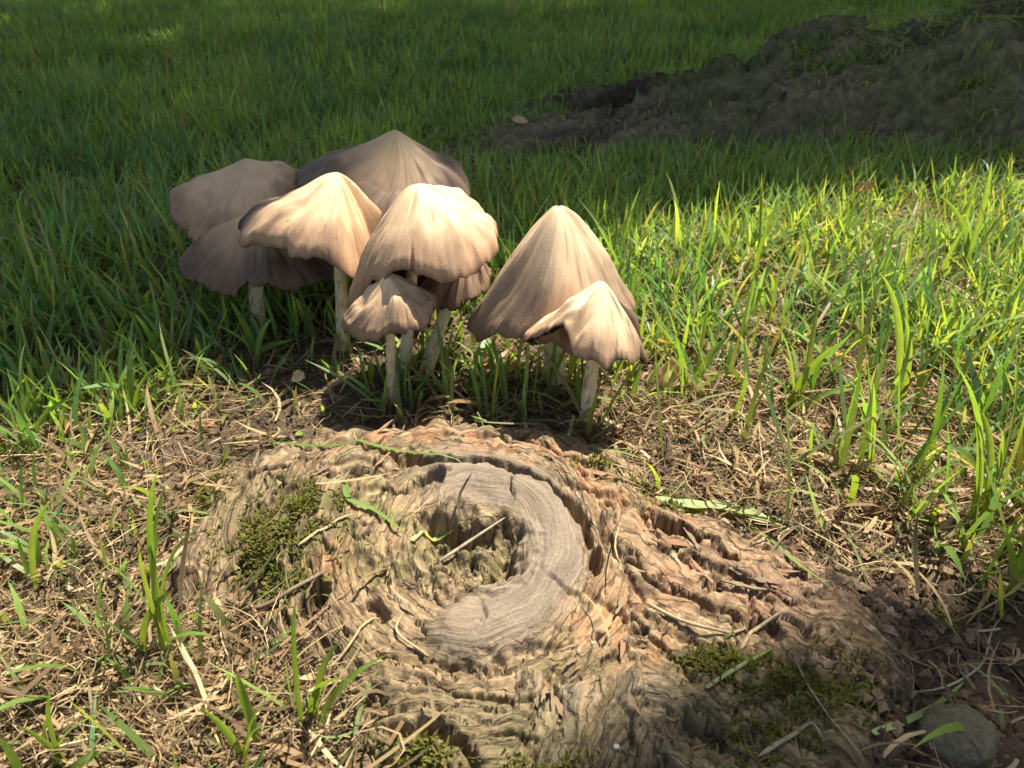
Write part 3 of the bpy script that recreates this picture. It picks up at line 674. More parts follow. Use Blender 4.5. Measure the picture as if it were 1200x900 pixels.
# ------------------------------------------------------------------ blades
def blades(base, az, length, width, lean, bend, c0, c1, seg=4, twist=None, side=None):
    """vectorised grass: returns verts, quads, tris, cols"""
    n = len(base); S_ = np.linspace(0, 1, seg + 1)
    dirx, diry = np.cos(az), np.sin(az)
    pos = base.copy(); V = []; C = []
    tw = np.zeros(n) if twist is None else twist
    sd = np.zeros(n) if side is None else side
    for k in range(seg + 1):
        s = S_[k]; a = lean + bend * s; h = az + sd * s
        t = np.stack([np.sin(a) * np.cos(h), np.sin(a) * np.sin(h), np.cos(a)], 1)
        if k: pos = pos + t * (length / seg)[:, None]
        p = np.stack([-np.sin(h), np.cos(h), np.zeros(n)], 1); q = np.cross(t, p)
        ta = tw * (0.3 + 0.7 * s); wv = p * np.cos(ta)[:, None] + q * np.sin(ta)[:, None]
        w = width * (0.72 + 0.5 * s - 1.22 * s ** 3.2) * 0.5
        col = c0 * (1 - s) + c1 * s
        if k < seg:
            V += [pos - wv * w[:, None], pos + wv * w[:, None]]; C += [col, col]
        else:
            V += [pos]; C += [col]
    nv = 2 * seg + 1
    V = np.stack(V, 1).reshape(-1, 3); C = np.stack(C, 1).reshape(-1, 3)
    o = np.arange(n)[:, None] * nv
    Q = np.concatenate([o + np.array([2 * k, 2 * k + 1, 2 * k + 3, 2 * k + 2]) for k in range(seg - 1)]) if seg > 1 else np.zeros((0, 4), int)
    T = o + np.array([2 * seg - 2, 2 * seg - 1, 2 * seg])
    return V, Q, T, C
def join(parts):
    V, Q, T, C = [], [], [], []; n = 0
    for v, q, t, c in parts:
        V.append(v); Q.append(q + n); T.append(t + n); C.append(c); n += len(v)
    return np.concatenate(V), [np.concatenate(Q), np.concatenate(T)], np.concatenate(C)
GREENS = np.array([[0.150, 0.280, 0.058], [0.200, 0.325, 0.062], [0.118, 0.250, 0.066], [0.240, 0.345, 0.078], [0.155, 0.270, 0.105]])
STRAWS = np.array([[0.42, 0.30, 0.15], [0.34, 0.23, 0.12], [0.50, 0.38, 0.21], [0.27, 0.17, 0.09], [0.40, 0.26, 0.13]])
BARE = [(690, 505), (745, 470), (830, 490), (905, 545), (1010, 580), (1080, 600), (1130, 660), (1210, 720), (1400, 760), (1400, 1200), (700, 1200)]
def lawn_density(x, y):
    """0..1 how thickly grass grows, and 0..1 how dry it is"""
    u, v = plan_uv(x, np.maximum(y, 0.03), 0.0)
    d = np.ones(len(x)); dry = 0.12 * np.ones(len(x))
    left = sstep(470, 560, v + 0.12 * (u - 100)) * sstep(700, 560, u)
    d = d * (1 - left * 0.50); dry = dry + left * 0.35
    under = blob(u, v, 440, 440, 230, 55)
    d = d * (1 - 0.45 * np.clip(under * 1.4, 0, 1)); dry = dry + 0.3 * under
    und2 = blob(u, v, 680, 470, 100, 40); d = d * (1 - 0.7 * und2)
    d = d * (1 - 0.96 * sstep(-10, 35, poly_sdf(u, v, BARE)))
    d = np.where(on_root(x, y), 0, d)
    b2, s, w, hw = root2_base(x, y)
    d = np.where((np.abs(w) < hw * (0.45 + 0.85 * fbm(x * 10, y * 10, 3, 104))) & (s > 0.03), d * (0.05 + 0.75 * (w > -0.02) * sstep(0.44, 0.56, fbm(x * 7, y * 7, 3, 106))), d)
    rt = sstep(700, 800, u) * sstep(200, 300, v); dry = dry + 0.25 * rt; d = d * (1 - 0.22 * rt); d = d * (1 - 0.45 * blob(u, v, 830, 500, 120, 55))
    pat = fbm(x * 9, y * 9, 3, 101)
    d = d * (0.45 + 0.9 * sstep(0.3, 0.6, pat))
    return d, dry, u, v
def grow(n, y0, y1, wscale, lscale, seg, seed, keep_d=1.0, xmin=None):
    rng = np.random.default_rng(seed)
    y = y0 + (y1 - y0) * np.sqrt(rng.random(n)) if y0 < 0.3 else np.sqrt(rng.random(n) * (y1 ** 2 - y0 ** 2) + y0 ** 2)
    x = (rng.random(n) * 2 - 1) * (0.82 * y + 0.28 if y1 < 1.3 else 1.15 * y + 0.5)
    d, dry, u, v = lawn_density(x, y)
    k = rng.random(n) < d * keep_d
    # grow in clumps
    cl = fbm(x * 60, y * 60, 2, 102); k &= rng.random(n) < sstep(0.25, 0.6, cl) * 0.9 + 0.1
    x, y, dry, u, v = x[k], y[k], dry[k], u[k], v[k]; n = len(x)
    z = surf(x, y) - 0.002
    L = lscale * np.clip(rng.normal(1, 0.36, n), 0.25, 2.0) * (1 - 0.35 * sstep(470, 560, v) * (u < 700))
    L = L * (1 - 0.5 * sstep(-0.30, -0.05, -np.abs(root2_base(x, y)[2]) ) * (x > -0.1) * (y > 0.75)); L = L * (1 - 0.45 * blob(u, v, 440, 440, 230, 60)) * (0.7 + 0.6 * fbm(x * 5, y * 5, 2, 103))
    W = wscale * np.clip(rng.normal(1, 0.25, n), 0.5, 1.6)
    isdry = rng.random(n) < dry * 0.7
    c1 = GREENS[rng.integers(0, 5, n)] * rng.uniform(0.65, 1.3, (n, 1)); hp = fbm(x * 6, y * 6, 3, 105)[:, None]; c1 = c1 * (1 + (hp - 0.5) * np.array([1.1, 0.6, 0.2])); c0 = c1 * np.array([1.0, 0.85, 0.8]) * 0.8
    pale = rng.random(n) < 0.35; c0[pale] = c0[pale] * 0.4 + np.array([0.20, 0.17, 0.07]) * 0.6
    sc = STRAWS[rng.integers(0, 5, n)]
    yt = rng.random(n) < 0.14; c1[yt] = 0.5 * c1[yt] + 0.5 * sc[yt]
    c1 = np.where(isdry[:, None], sc, c1); c0 = np.where(isdry[:, None], sc * 0.8, c0)
    lean = np.abs(rng.normal(0.22, 0.25, n)); bend = np.abs(rng.normal(0.45, 0.45, n))
    lean = np.where(isdry, lean + 0.6, lean); bend = np.where(isdry, bend + 0.4, bend)
    az = rng.random(n) * 2 * math.pi
    return blades(np.stack([x, y, z], 1), az, L, W, lean, bend, c0, c1, seg, rng.normal(0, 0.5, n), rng.normal(0, 0.5, n))
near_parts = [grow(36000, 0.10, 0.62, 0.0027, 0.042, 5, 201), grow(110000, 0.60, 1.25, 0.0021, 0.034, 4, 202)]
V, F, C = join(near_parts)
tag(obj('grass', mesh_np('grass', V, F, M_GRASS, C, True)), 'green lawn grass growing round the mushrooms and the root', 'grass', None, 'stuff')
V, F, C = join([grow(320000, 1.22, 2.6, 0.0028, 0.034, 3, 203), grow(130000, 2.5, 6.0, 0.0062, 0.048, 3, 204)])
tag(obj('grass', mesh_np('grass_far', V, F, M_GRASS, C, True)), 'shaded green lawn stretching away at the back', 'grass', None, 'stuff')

# fallen straw lying on the soil
def litter(n, seed, region):
    rng = np.random.default_rng(seed)
    x, y = region(rng, n)
    u, v = plan_uv(x, np.maximum(y, 0.03), 0.0)
    k = (~on_root(x, y, 0.0005 + 0.003 * rng.random(len(x))) | (rng.random(len(x)) < 0.012)) & (rng.random(len(x)) > 0.45 * np.clip(1.3 * blob(u, v, 380, 440, 190, 45), 0, 1))
    x, y = x[k], y[k]; n = len(x)
    L = 0.007 + 0.032 * rng.random(n) ** 1.7; az = rng.random(n) * 2 * math.pi
    z = np.maximum(surf(x, y), surf(x + np.cos(az) * L * 0.7, y + np.sin(az) * L * 0.7) - 0.004) + rng.uniform(0.0005, 0.007, n)
    c = STRAWS[rng.integers(0, 5, n)] * rng.uniform(0.6, 1.15, (n, 1))
    gr = rng.random(n) < 0.10; c[gr] = np.array([0.16, 0.19, 0.07])
    dk = rng.random(n) < 0.45; c[dk] *= 0.38
    return blades(np.stack([x, y, z], 1), az, L, 0.0004 + 0.0021 * rng.random(n) ** 3.5, rng.normal(1.5, 0.22, n), rng.normal(0.05, 0.35, n), c * 0.9, c, 4, rng.normal(0, 0.6, n), rng.normal(0, 0.9, n))
def reg_all(rng, n):
    y = rng.uniform(0.12, 0.85, n); return (rng.random(n) * 2 - 1) * (0.8 * y + 0.18), y
def reg_px(cu, cv, ru, rv):
    def f(rng, n):
        u = rng.normal(cu, ru, n); v = rng.normal(cv, rv, n)
        return GV(u, np.maximum(v, 60))
    return f
parts = [litter(13000, 301, reg_all), litter(4500, 302, reg_px(120, 680, 130, 150)), litter(2500, 303, reg_px(300, 830, 130, 60)), litter(4000, 304, reg_px(900, 510, 150, 60)),
         litter(2200, 305, reg_px(1080, 560, 110, 60)), litter(6000, 308, reg_px(1000, 380, 170, 70)), litter(900, 306, reg_px(330, 450, 120, 30)), litter(1200, 307, reg_px(700, 480, 80, 20))]
V, F, C = join(parts)
tag(obj('straw_litter', mesh_np('straw_litter', V, F, M_STRAW, C, True)), 'tan dry straw and dead grass strewn on the soil', 'straw', None, 'stuff')

# ------------------------------------------------------------------ moss
def moss(label, spots, n, seed, h=0.0032):
    rng = np.random.default_rng(seed); xs, ys = [], []
    for cu, cv, ru, rv, w in spots:
        m = int(n * w); u = rng.normal(cu, ru * 0.55, m); v = rng.normal(cv, rv * 0.55, m)
        k = fbm(u / 16, v / 12, 3, seed) > 0.44
        p = GV(u[k], v[k], 0.022); xs.append(p[0]); ys.append(p[1])
    x = np.concatenate(xs); y = np.concatenate(ys); n = len(x)
    z = surf(x, y) - 0.0004
    c = np.array([0.13, 0.140, 0.022]) * rng.uniform(0.5, 1.3, (n, 1)); br = rng.random(n) < 0.2; c[br] = np.array([0.17, 0.12, 0.04])
    pts = np.stack([x, y, z], 1)
    b = blades(pts, rng.random(n) * 6.28, h * rng.uniform(0.5, 1.5, n), rng.uniform(0.0006, 0.0012, n), np.abs(rng.normal(0.5, 0.4, n)), np.abs(rng.normal(0.6, 0.5, n)), c * 0.6, c, 3)
    V, F, C = join([b])
    return tag(obj('moss_patch', mesh_np('moss_patch', V, F, M_MOSS, C, True)), label, 'moss', None, 'stuff')
moss('large green moss patch on the left of the near root', [(318, 640, 60, 50, 0.7), (360, 600, 40, 22, 0.3)], 5200, 401)
moss('yellow-green moss at the far left end of the near root', [(220, 548, 40, 24, 1)], 1800, 402)
moss('thin moss strip beside the root on the right below the mushrooms', [(800, 562, 40, 18, 0.6), (700, 545, 26, 10, 0.2), (770, 545, 30, 10, 0.2)], 1500, 403)
moss('green moss patch beside the curved blade in the lower right', [(840, 765, 34, 18, 0.5), (900, 785, 50, 22, 0.5)], 1300, 404, 0.0042)
moss('dark shaded moss at the bottom right of the root', [(980, 790, 60, 40, 0.5), (900, 850, 60, 40, 0.3), (1130, 690, 40, 20, 0.2)], 1500, 405, 0.004)
moss('dim moss at the bottom edge below the root front', [(480, 870, 50, 26, 0.6), (640, 890, 50, 20, 0.4)], 1600, 406)

# ------------------------------------------------------------------ the shading tree
def build_tree():
    tx, ty = 2.55, 1.85
    root = empty('tree', (tx, ty, 0), 'leafy tree standing just outside the picture on the right', 'tree')
    NS, NC = 40, 40; s = np.linspace(0, 1, NS); a = np.linspace(0, 2 * math.pi, NC, endpoint=False)
    r = (0.30 - 0.16 * s + 0.25 * np.exp(-(s / 0.05) ** 2))[:, None] * (1 + 0.08 * ridged(np.cos(a)[None] * 4 + 5 + 0 * s[:, None], s[:, None] * 5 + np.sin(a)[None] * 4, 3, 7))
    Vt = np.stack([np.cos(a)[None] * r, np.sin(a)[None] * r, (s * 4.6 - 0.15)[:, None] + 0 * r], -1).reshape(-1, 3)
    obj('trunk', mesh_np('trunk', Vt, [wrap_quads(NS, NC)], M_BARK2, np.full((NS * NC, 3), 0.1)), root)
    for k, (ex, ey, ez, z0) in enumerate(((-3.6, 0.6, 2.7, 1.9), (-2.4, 2.6, 2.8, 2.1), (0.4, 3.0, 3.0, 2.3), (-1.6, -2.4, 2.7, 2.0), (1.6, -0.6, 3.0, 2.3), (-0.8, 0.9, 5.0, 3.6))):
        NB, NK = 24, 10; s = np.linspace(0, 1, NB); a = np.linspace(0, 2 * math.pi, NK, endpoint=False)
        ctr = np.stack([ex * s, ey * s, z0 + (ez - z0) * s + 0.25 * np.sin(s * 3.1)], 1) + 0.05 * np.stack([np.sin(s * 9 + k), np.cos(s * 8 + k), np.sin(s * 7)], 1) * s[:, None]
        d = np.array([ex, ey, ez - z0]); d = d / np.linalg.norm(d); p = np.cross(d, [0, 0, 1]); p /= np.linalg.norm(p); q = np.cross(p, d)
        rr = 0.075 * (1 - 0.85 * s) + 0.006
        Vb = ctr[:, None] + rr[:, None, None] * (np.cos(a)[None, :, None] * p + np.sin(a)[None, :, None] * q)
        obj('limb', mesh_np('limb', Vb.reshape(-1, 3), [wrap_quads(NB, NK)], M_BARK2, np.full((NB * NK, 3), 0.1)), root)
    # crown: leaves wherever the ground below is in its shade
    rng = np.random.default_rng(77)
    edge = np.array([(-1.3, 0.31), (-0.30, 0.342), (-0.22, 0.380), (-0.16, 0.420), (-0.12, 0.442), (-0.08, 0.468), (0.0, 0.545), (0.105, 0.63), (0.21, 0.685), (0.55, 0.80), (1.3, 0.95)])
    near = [G(u_, v_, 0.01)[:2] for u_, v_ in ((560, 990), (680, 910), (780, 850), (855, 796), (925, 745), (1040, 708), (1200, 682), (1500, 697))]
    near = near + [np.array([1.9, 0.1]), np.array([1.9, -0.9]), np.array([0.3, -0.9]), np.array([0.05, -0.2])]
    def shade(x, y, soft):
        side = (y - np.interp(x, edge[:, 0], edge[:, 1])) * 0.9
        side = np.where(x > edge[-1, 0], y - 0.95, side) + 0.02 * (fbm(x * 14, y * 14, 2, 120) - 0.5)
        nr = poly_sdf(x, y, [tuple(p) for p in near]) + 0.02 * (fbm(x * 16, y * 16, 2, 121) - 0.5)
        return np.maximum(side, nr)
    def leaves(n, size, lo, hi, box, far=0):
        gxx = rng.uniform(box[0], box[1], n); gyy = rng.uniform(box[2], box[3], n)
        sv = shade(gxx, gyy, 0)
        k = (sv > lo) & (sv < hi) & (rng.random(n) < 0.6 + 0.4 * sstep(lo, lo + 0.015, sv))
        ft = sstep(1.2, 2.2, gyy) * sstep(0.9, 0.3, gxx)
        k &= (rng.random(n) < ft) if far else (rng.random(n) > ft)
        gxx, gyy = gxx[k], gyy[k]; m = len(gxx)
        zz = (6.0 if far else 2.0) + rng.random(m) * 0.9 + 0.5 * fbm(gxx, gyy, 2, 122)
        c = np.stack([gxx + zz * SUN[0] / SUN[2], gyy + zz * SUN[1] / SUN[2], zz], 1) - np.array([tx, ty, 0])
        az = rng.random(m) * 6.28; tl = rng.normal(0, 0.35, m); rl = rng.normal(0, 0.35, m)
        d = np.stack([np.cos(az) * np.cos(tl), np.sin(az) * np.cos(tl), np.sin(tl)], 1)
        p = np.stack([-np.sin(az) * np.cos(rl), np.cos(az) * np.cos(rl), np.sin(rl)], 1)
        sz = size * rng.uniform(0.7, 1.3, m)[:, None]
        pts = [c - d * sz * 0.5, c - d * sz * 0.1 + p * sz * 0.30, c + d * sz * 0.25 + p * sz * 0.22, c + d * sz * 0.5, c + d * sz * 0.25 - p * sz * 0.22, c - d * sz * 0.1 - p * sz * 0.30]
        Vv = np.stack(pts, 1).reshape(-1, 3); o = np.arange(m)[:, None] * 6
        Q = np.concatenate([o + np.array([0, 1, 2, 3]), o + np.array([0, 3, 4, 5])])
        cc = np.repeat(np.array([0.05, 0.11, 0.025]) * rng.uniform(0.7, 1.4, (m, 1)), 6, 0)
        return Vv, Q, np.zeros((0, 3), int), cc
    V, F, C = join([leaves(70000, 0.034, 0.0, 0.10, (-1.6, 1.9, -0.4, 1.3)), leaves(80000, 0.15, 0.075, 99, (-3.6, 5.2, -0.9, 5.6)), leaves(38000, 0.075, 0.1, 99, (-4.2, 1.0, 1.0, 5.8), 1)])
    obj('crown', mesh_np('crown', V, F, M_LEAF, C, False), root)
build_tree()

# ------------------------------------------------------------------ single small things
def catmull(pts, n):
    pts = np.asarray(pts, float)
    if len(pts) == 2: return pts[0] + (pts[1] - pts[0]) * np.linspace(0, 1, n)[:, None]
    p = np.concatenate([[2 * pts[0] - pts[1]], pts, [2 * pts[-1] - pts[-2]]]); m = len(pts) - 1
    out = []
    for t in np.linspace(0, m - 1e-6, n):
        i = int(t); f = t - i; a, b, c, d = p[i:i + 4]
        out.append(0.5 * (2 * b + (c - a) * f + (2 * a - 5 * b + 4 * c - d) * f * f + (3 * b - a - 3 * c + d) * f ** 3))
    return np.array(out)
def ribbon_mesh(name, path, width, c0, c1, mat, fold=0.35, widthf=None, across=None):
    n = len(path); t = np.gradient(path, axis=0); t /= np.linalg.norm(t, axis=1)[:, None] + 1e-9
    ac = np.array(across if across is not None else (0, 0, 1.0))
    if across is None:
        p = np.cross(t, [0, 0, 1.0]); bad = np.linalg.norm(p, axis=1) < 0.2; p[bad] = (1, 0, 0)
    else:
        p = ac[None] - t * (t @ ac)[:, None]
    p /= np.linalg.norm(p, axis=1)[:, None] + 1e-9
    q = np.cross(p, t)
    s = np.linspace(0, 1, n)
    w = width * 0.5 * (widthf(s) if widthf else np.clip(0.75 + 0.45 * s - 1.2 * s ** 3, 0.03, 1))
    L_ = path - p * w[:, None] + q * (w * fold)[:, None]; R_ = path + p * w[:, None] + q * (w * fold)[:, None]
    V = np.stack([L_, path, R_], 1).reshape(-1, 3)
    col = np.asarray(c0)[None] * (1 - s[:, None]) + np.asarray(c1)[None] * s[:, None]
    C = np.repeat(col, 3, 0); C[1::3] *= 1.12
    return mesh_np(name, V, [grid_quads(n, 3)], mat, C)
def tube_mesh(name, path, r0, r1, c, mat, seed=0, nc=8):
    n = len(path); t = np.gradient(path, axis=0); t /= np.linalg.norm(t, axis=1)[:, None]
    p = np.cross(t, [0.3, 0.2, 1.0]); p /= np.linalg.norm(p, axis=1)[:, None]; q = np.cross(p, t)
    a = np.linspace(0, 2 * math.pi, nc, endpoint=False); s = np.linspace(0, 1, n)
    r = (r0 + (r1 - r0) * s) * (1 + 0.25 * (vnoise(s * 9, s * 0 + seed, 3) - 0.5)); r[0] *= 0.3; r[-1] *= 0.3
    V = path[:, None] + r[:, None, None] * (np.cos(a)[None, :, None] * p[:, None] + np.sin(a)[None, :, None] * q[:, None])
    col = np.asarray(c)[None] * (0.75 + 0.5 * vnoise(s * 12, s * 0 + seed, 4))[:, None]
    return mesh_np(name, V.reshape(-1, 3), [wrap_quads(n, nc)], mat, np.repeat(col, nc, 0))
def lie(pts, lift, n):                    # a path over the surface through design points (u, v[, extra lift])
    w = [S(p[0], p[1], lift + (p[2] if len(p) > 2 else 0)) for p in pts]
    path = catmull(w, n)
    path[:, 2] = np.maximum(path[:, 2], surf(path[:, 0], path[:, 1]) + lift * 0.6)
    for _ in range(3): path[1:-1, 2] = np.maximum(path[1:-1, 2], 0.5 * (path[:-2, 2] + path[2:, 2]))
    return path
GA, GB, PALE, TAN, GREY = (0.13, 0.22, 0.045), (0.17, 0.26, 0.06), (0.34, 0.38, 0.18), (0.40, 0.29, 0.15), (0.26, 0.21, 0.15)
def fallen_blade(label, pts, width, c0=GA, c1=GB, lift=0.0012, n=18):
    path = lie(pts, lift, n); o = np.array(path[0])
    return tag(obj('fallen_grass_blade', ribbon_mesh('fallen_grass_blade', path - o, width, c0, c1, M_GRASS), None, o), label, 'grass blade', 'loose grass blades on the root and soil')
def straw(label, pts, r, c=TAN, lift=0.0012, n=14, name='straw_stalk', cat='straw', seed=0, group='single straws and stalks on the soil', straight=False):
    path = catmull([S(p[0], p[1], lift + r) for p in pts], n) if straight else lie(pts, lift + r, n); o = np.array(path[0])
    return tag(obj(name, tube_mesh(name, path - o, r, r * 0.6, c, M_TWIG, seed), None, o), label, cat, group)
fallen_blade('long thin green grass blade lying across the top of the near root', [(312, 520), (390, 527), (470, 537), (572, 550)], 0.0022)
fallen_blade('short green blade lying left of the knothole', [(404, 565), (410, 588), (440, 600), (478, 627)], 0.0032)
fallen_blade('green blade lying over the rim inside the knothole', [(483, 634), (512, 630), (547, 611)], 0.0030, PALE, GB)
fallen_blade('long green stalk lying down the right side of the near root', [(850, 592), (885, 622), (925, 655), (974, 690)], 0.0026)
fallen_blade('curved pale green blade lying beside the grey stone', [(1022, 862), (1060, 848), (1100, 825), (1136, 793)], 0.0030, PALE, GA, 0.002)
fallen_blade('pale blade lying upright-looking on the soil below the right grass', [(990, 488), (983, 540), (970, 585), (963, 620)], 0.0026, PALE, PALE)
fallen_blade('thin pale blade crossing the mossy lower right of the root', [(828, 806), (865, 785), (910, 762)], 0.0018, PALE, GA)
fallen_blade('pale green blade flat in the straw at the left edge', [(78, 540), (105, 560), (135, 582)], 0.0040, GB, PALE)
fallen_blade('short wide green blade with a dry tip, lower left', [(0, 765), (35, 790), (68, 818)], 0.0046, GB, GA)
fallen_blade('thin dark blade on the grey ring of the near root', [(588, 553), (598, 570), (602, 588)], 0.0012, (0.05, 0.07, 0.02), (0.05, 0.07, 0.02))
straw('grey twig lying across the knothole', [(514, 662), (592, 606)], 0.0008, GREY, name='twig', cat='twig', group=None, straight=True)
straw('short bent straw on the lower grey ring', [(470, 722), (466, 742), (502, 768)], 0.0006, TAN)
straw('long pale straw over the lower left of the near root', [(366, 800), (400, 770), (445, 725)], 0.0007, TAN)
straw('thin straw lying left of the knothole', [(350, 642), (385, 620), (414, 604)], 0.0007, TAN)
straw('brown stick lying flat in the straw on the right', [(930, 532), (975, 541), (1025, 548), (1072, 556)], 0.0042, (0.36, 0.24, 0.13), name='stick', cat='stick', seed=3, group=None)
straw('tan dry stalk forked across the orange bark', [(757, 706), (800, 728), (850, 742), (876, 748)], 0.0008, (0.30, 0.22, 0.12), seed=4)
straw('thin stalk rising from the forked stalk', [(868, 762), (885, 740), (916, 716)], 0.0009, (0.30, 0.22, 0.12), seed=5)
straw('pale curled stalk in the shade beside the grey stone', [(1062, 812), (1110, 808), (1150, 780), (1162, 740), (1180, 715)], 0.0005, (0.30, 0.26, 0.17), seed=6)
straw('long thin stalk leaning in the shade, bottom right', [(930, 768), (950, 815), (985, 858), (1012, 892)], 0.0004, (0.24, 0.20, 0.12), seed=7)
straw('bent grey stalk at the bottom edge', [(888, 888), (930, 862), (950, 850), (965, 870)], 0.0008, (0.22, 0.18, 0.12), seed=8)
straw('thick brown root-like twig at the left edge of the near root', [(262, 700), (300, 715), (345, 690), (385, 668)], 0.0012, (0.20, 0.14, 0.09), name='twig', cat='twig', seed=9, group=None)
straw('upright-looking tan stalk in the lower left straw', [(252, 700), (262, 735), (258, 790)], 0.0014, (0.46, 0.35, 0.17), seed=10)
straw('pale straw crossing the left end of the near root', [(95, 640), (150, 610), (205, 600)], 0.0011, (0.42, 0.32, 0.17), seed=11)
straw('long golden straw in the lower left corner', [(20, 880), (80, 850), (130, 790), (150, 740)], 0.0012, (0.48, 0.36, 0.17), seed=12)

# lobed pale green leaf on the near root
path = lie([(768, 584, 0.002), (805, 592, 0.003), (850, 594, 0.004), (890, 606, 0.003), (916, 616, 0.001)], 0.002, 40); o = np.array(path[0])
lf = lambda s: np.clip(0.16 + 0.75 * np.sin(np.clip(s, 0, 1) * math.pi) ** 0.8 * (0.55 + 0.45 * np.abs(np.sin(s * 15 + 0.6))), 0.08, 1) * (1 - 0.5 * sstep(0.75, 1, s))
tag(obj('lobed_leaf', ribbon_mesh('lobed_leaf', path - o, 0.0085, PALE, (0.30, 0.38, 0.13), M_GRASS, 0.25, lf), None, o), 'pale green lobed leaf lying on the right shoulder of the near root', 'leaf')

# dry leaves
def dry_leaf(label, u, v, h, size, rot, tilt, col, seed):
    p = S(u, v); rng = np.random.default_rng(seed)
    n, m = 14, 7; s = np.linspace(0, 1, n); t = np.linspace(-1, 1, m)
    Sg, Tg = np.meshgrid(s, t, indexing='ij')
    w = 0.34 * np.sin(np.clip(Sg, 0.02, 0.98) * math.pi) ** 0.7 * (1 + 0.12 * np.sin(Sg * 19 + Tg * 3 + seed))
    X = (Sg - 0.5) * size; Y = Tg * w * size; Z = size * (0.20 * Tg ** 2 * w * 3 + 0.10 * np.sin(Sg * 4 + seed) + 0.03 * np.sin(Tg * 7 + Sg * 5))
    V = np.stack([X, Y, Z], -1).reshape(-1, 3)
    top = V + np.array([0, 0, 0.0003]); k = len(V); q = grid_quads(n, m)
    C = np.tile(np.array(col), (2 * k, 1)) * (0.8 + 0.4 * rng.random((2 * k, 1)))
    me = mesh_np('dry_leaf', np.concatenate([top, V]), [q, (q + k)[:, ::-1]], M_STRAW, C)
    ob = obj('dry_leaf', me, None, (p[0], p[1], p[2] + h)); ob.rotation_euler = (tilt[0], tilt[1], rot)
    return tag(ob, label, 'leaf', 'dry leaves caught in the grass')
dry_leaf('tan dry leaf standing in the grass right of the right mushroom pair', 778, 462, 0.014, 0.020, 0.3, (1.15, -1.0, 0), (0.62, 0.42, 0.20), 1)
dry_leaf('small brown dry leaf caught on the sunlit grass tips at upper right', 1003, 262, 0.032, 0.018, 2.2, (0.7, 0.5, 0), (0.42, 0.27, 0.17), 2)
dry_leaf('small pale dry leaf at the left end of the far root', 609, 156, 0.012, 0.020, 0.4, (0.5, 0.2, 0), (0.55, 0.38, 0.22), 3)
dry_leaf('tiny pale petal-like leaf in the shade left of the front stems', 350, 452, 0.006, 0.010, 1.2, (0.8, 0.1, 0), (0.62, 0.48, 0.30), 4)
dry_leaf('yellowed leaf bit between the two mushroom groups', 572, 440, 0.006, 0.010, 0.2, (0.5, 0.5, 0), (0.55, 0.36, 0.08), 5)

# stones
def stone(name, label, u, v, size, col, seed, sink=0.3):
    p = S(u, v); N1, N2 = 40, 60
    ph = np.linspace(0.001, math.pi - 0.001, N1); th = np.linspace(0, 2 * math.pi, N2, endpoint=False)
    PH, TT = np.meshgrid(ph, th, indexing='ij')
    X, Y, Z = np.sin(PH) * np.cos(TT), np.sin(PH) * np.sin(TT), np.cos(PH)
    r = 1 + 0.30 * (fbm(X * 1.2 + Z + 5, Y * 1.2 + seed + 4, 3, seed) - 0.5) + 0.06 * (fbm(X * 6 + 9, Y * 6 + Z * 6 + 9, 3, seed + 2) - 0.5)
    V = np.stack([X * r * size[0], Y * r * size[1], Z * r * size[2]], -1).reshape(-1, 3)
    c = np.array(col) * (0.75 + 0.5 * fbm(X * 4 + 5, Y * 4 + Z * 3 + 5, 4, seed + 3)).reshape(-1, 1)
    ob = obj(name, mesh_np(name, V, [wrap_quads(N1, N2)], M_STONE, c), None, (p[0], p[1], p[2] + size[2] * (1 - 2 * sink)))
    return tag(ob, label, 'stone' if name == 'stone' else 'pebble')
stone('stone', 'rounded grey-brown stone in the shade at the bottom right', 1120, 866, (0.0140, 0.011, 0.010), (0.150, 0.122, 0.070), 3, 0.45)
stone('pebble', 'tiny white pebble at the bottom of the near root', 722, 876, (0.0011, 0.0009, 0.0007), (0.5, 0.5, 0.48), 4, 0.25)
stone('pebble', 'small pale brown pebble on the soil under the stick', 897, 572, (0.006, 0.005, 0.004), (0.26, 0.17, 0.11), 5, 0.2)

# grass tufts whose blades can be told apart
def tuft(label, bu, bv, tips, width, seed, cols=(GA, GB)):
    rng = np.random.default_rng(seed); b = S(bu, bv, -0.001)
    root = empty('grass_tuft', b, label, 'grass tuft', 'grass tufts standing out from the lawn')
    for i, (tu, tv, dy) in enumerate(tips):
        st = b + np.array([rng.normal(0, 0.004), rng.normal(0, 0.004), 0])
        tip = P(tu, tv, b[1] + dy); L = np.linalg.norm(tip - st)
        ctl = st + np.array([(tip - st)[0] * 0.25, (tip - st)[1] * 0.25, max(0.35 * L, (tip - st)[2] * 0.75)])
        t = np.linspace(0, 1, 10)[:, None]
        path = (1 - t) ** 2 * st + 2 * t * (1 - t) * ctl + t ** 2 * tip
        ca = rng.normal(0, 0.9); k = rng.uniform(0.8, 1.2)
        c1 = np.array(cols[i % 2]) * k
        obj('blade', ribbon_mesh('blade', path - b, width * rng.uniform(0.75, 1.2), c1 * np.array([1.05, 0.9, 0.9]), c1, M_GRASS, 0.4, None, (math.cos(ca), math.sin(ca), 0)), root)
    return root
tuft('tall green grass tuft on the left in front of the near root', 192, 775, [(186, 548, 0.0), (197, 560, 0.01), (226, 622, 0.0), (163, 640, -0.01), (250, 745, -0.02), (205, 690, 0.0), (118, 655, 0.0)], 0.0031, 1)
tuft('grass tuft at the left edge of the sunlit strip, tips in the shade', 150, 492, [(113, 418, 0.0), (160, 396, 0.01), (192, 425, 0.0), (232, 446, 0.0), (140, 440, 0.0), (210, 428, 0.01)], 0.0031, 2)
tuft('sparse grass tuft at the far left edge of the sunlit strip', 38, 520, [(8, 430, 0.0), (55, 440, 0.0), (96, 462, 0.0), (30, 400, 0.02)], 0.0031, 3)
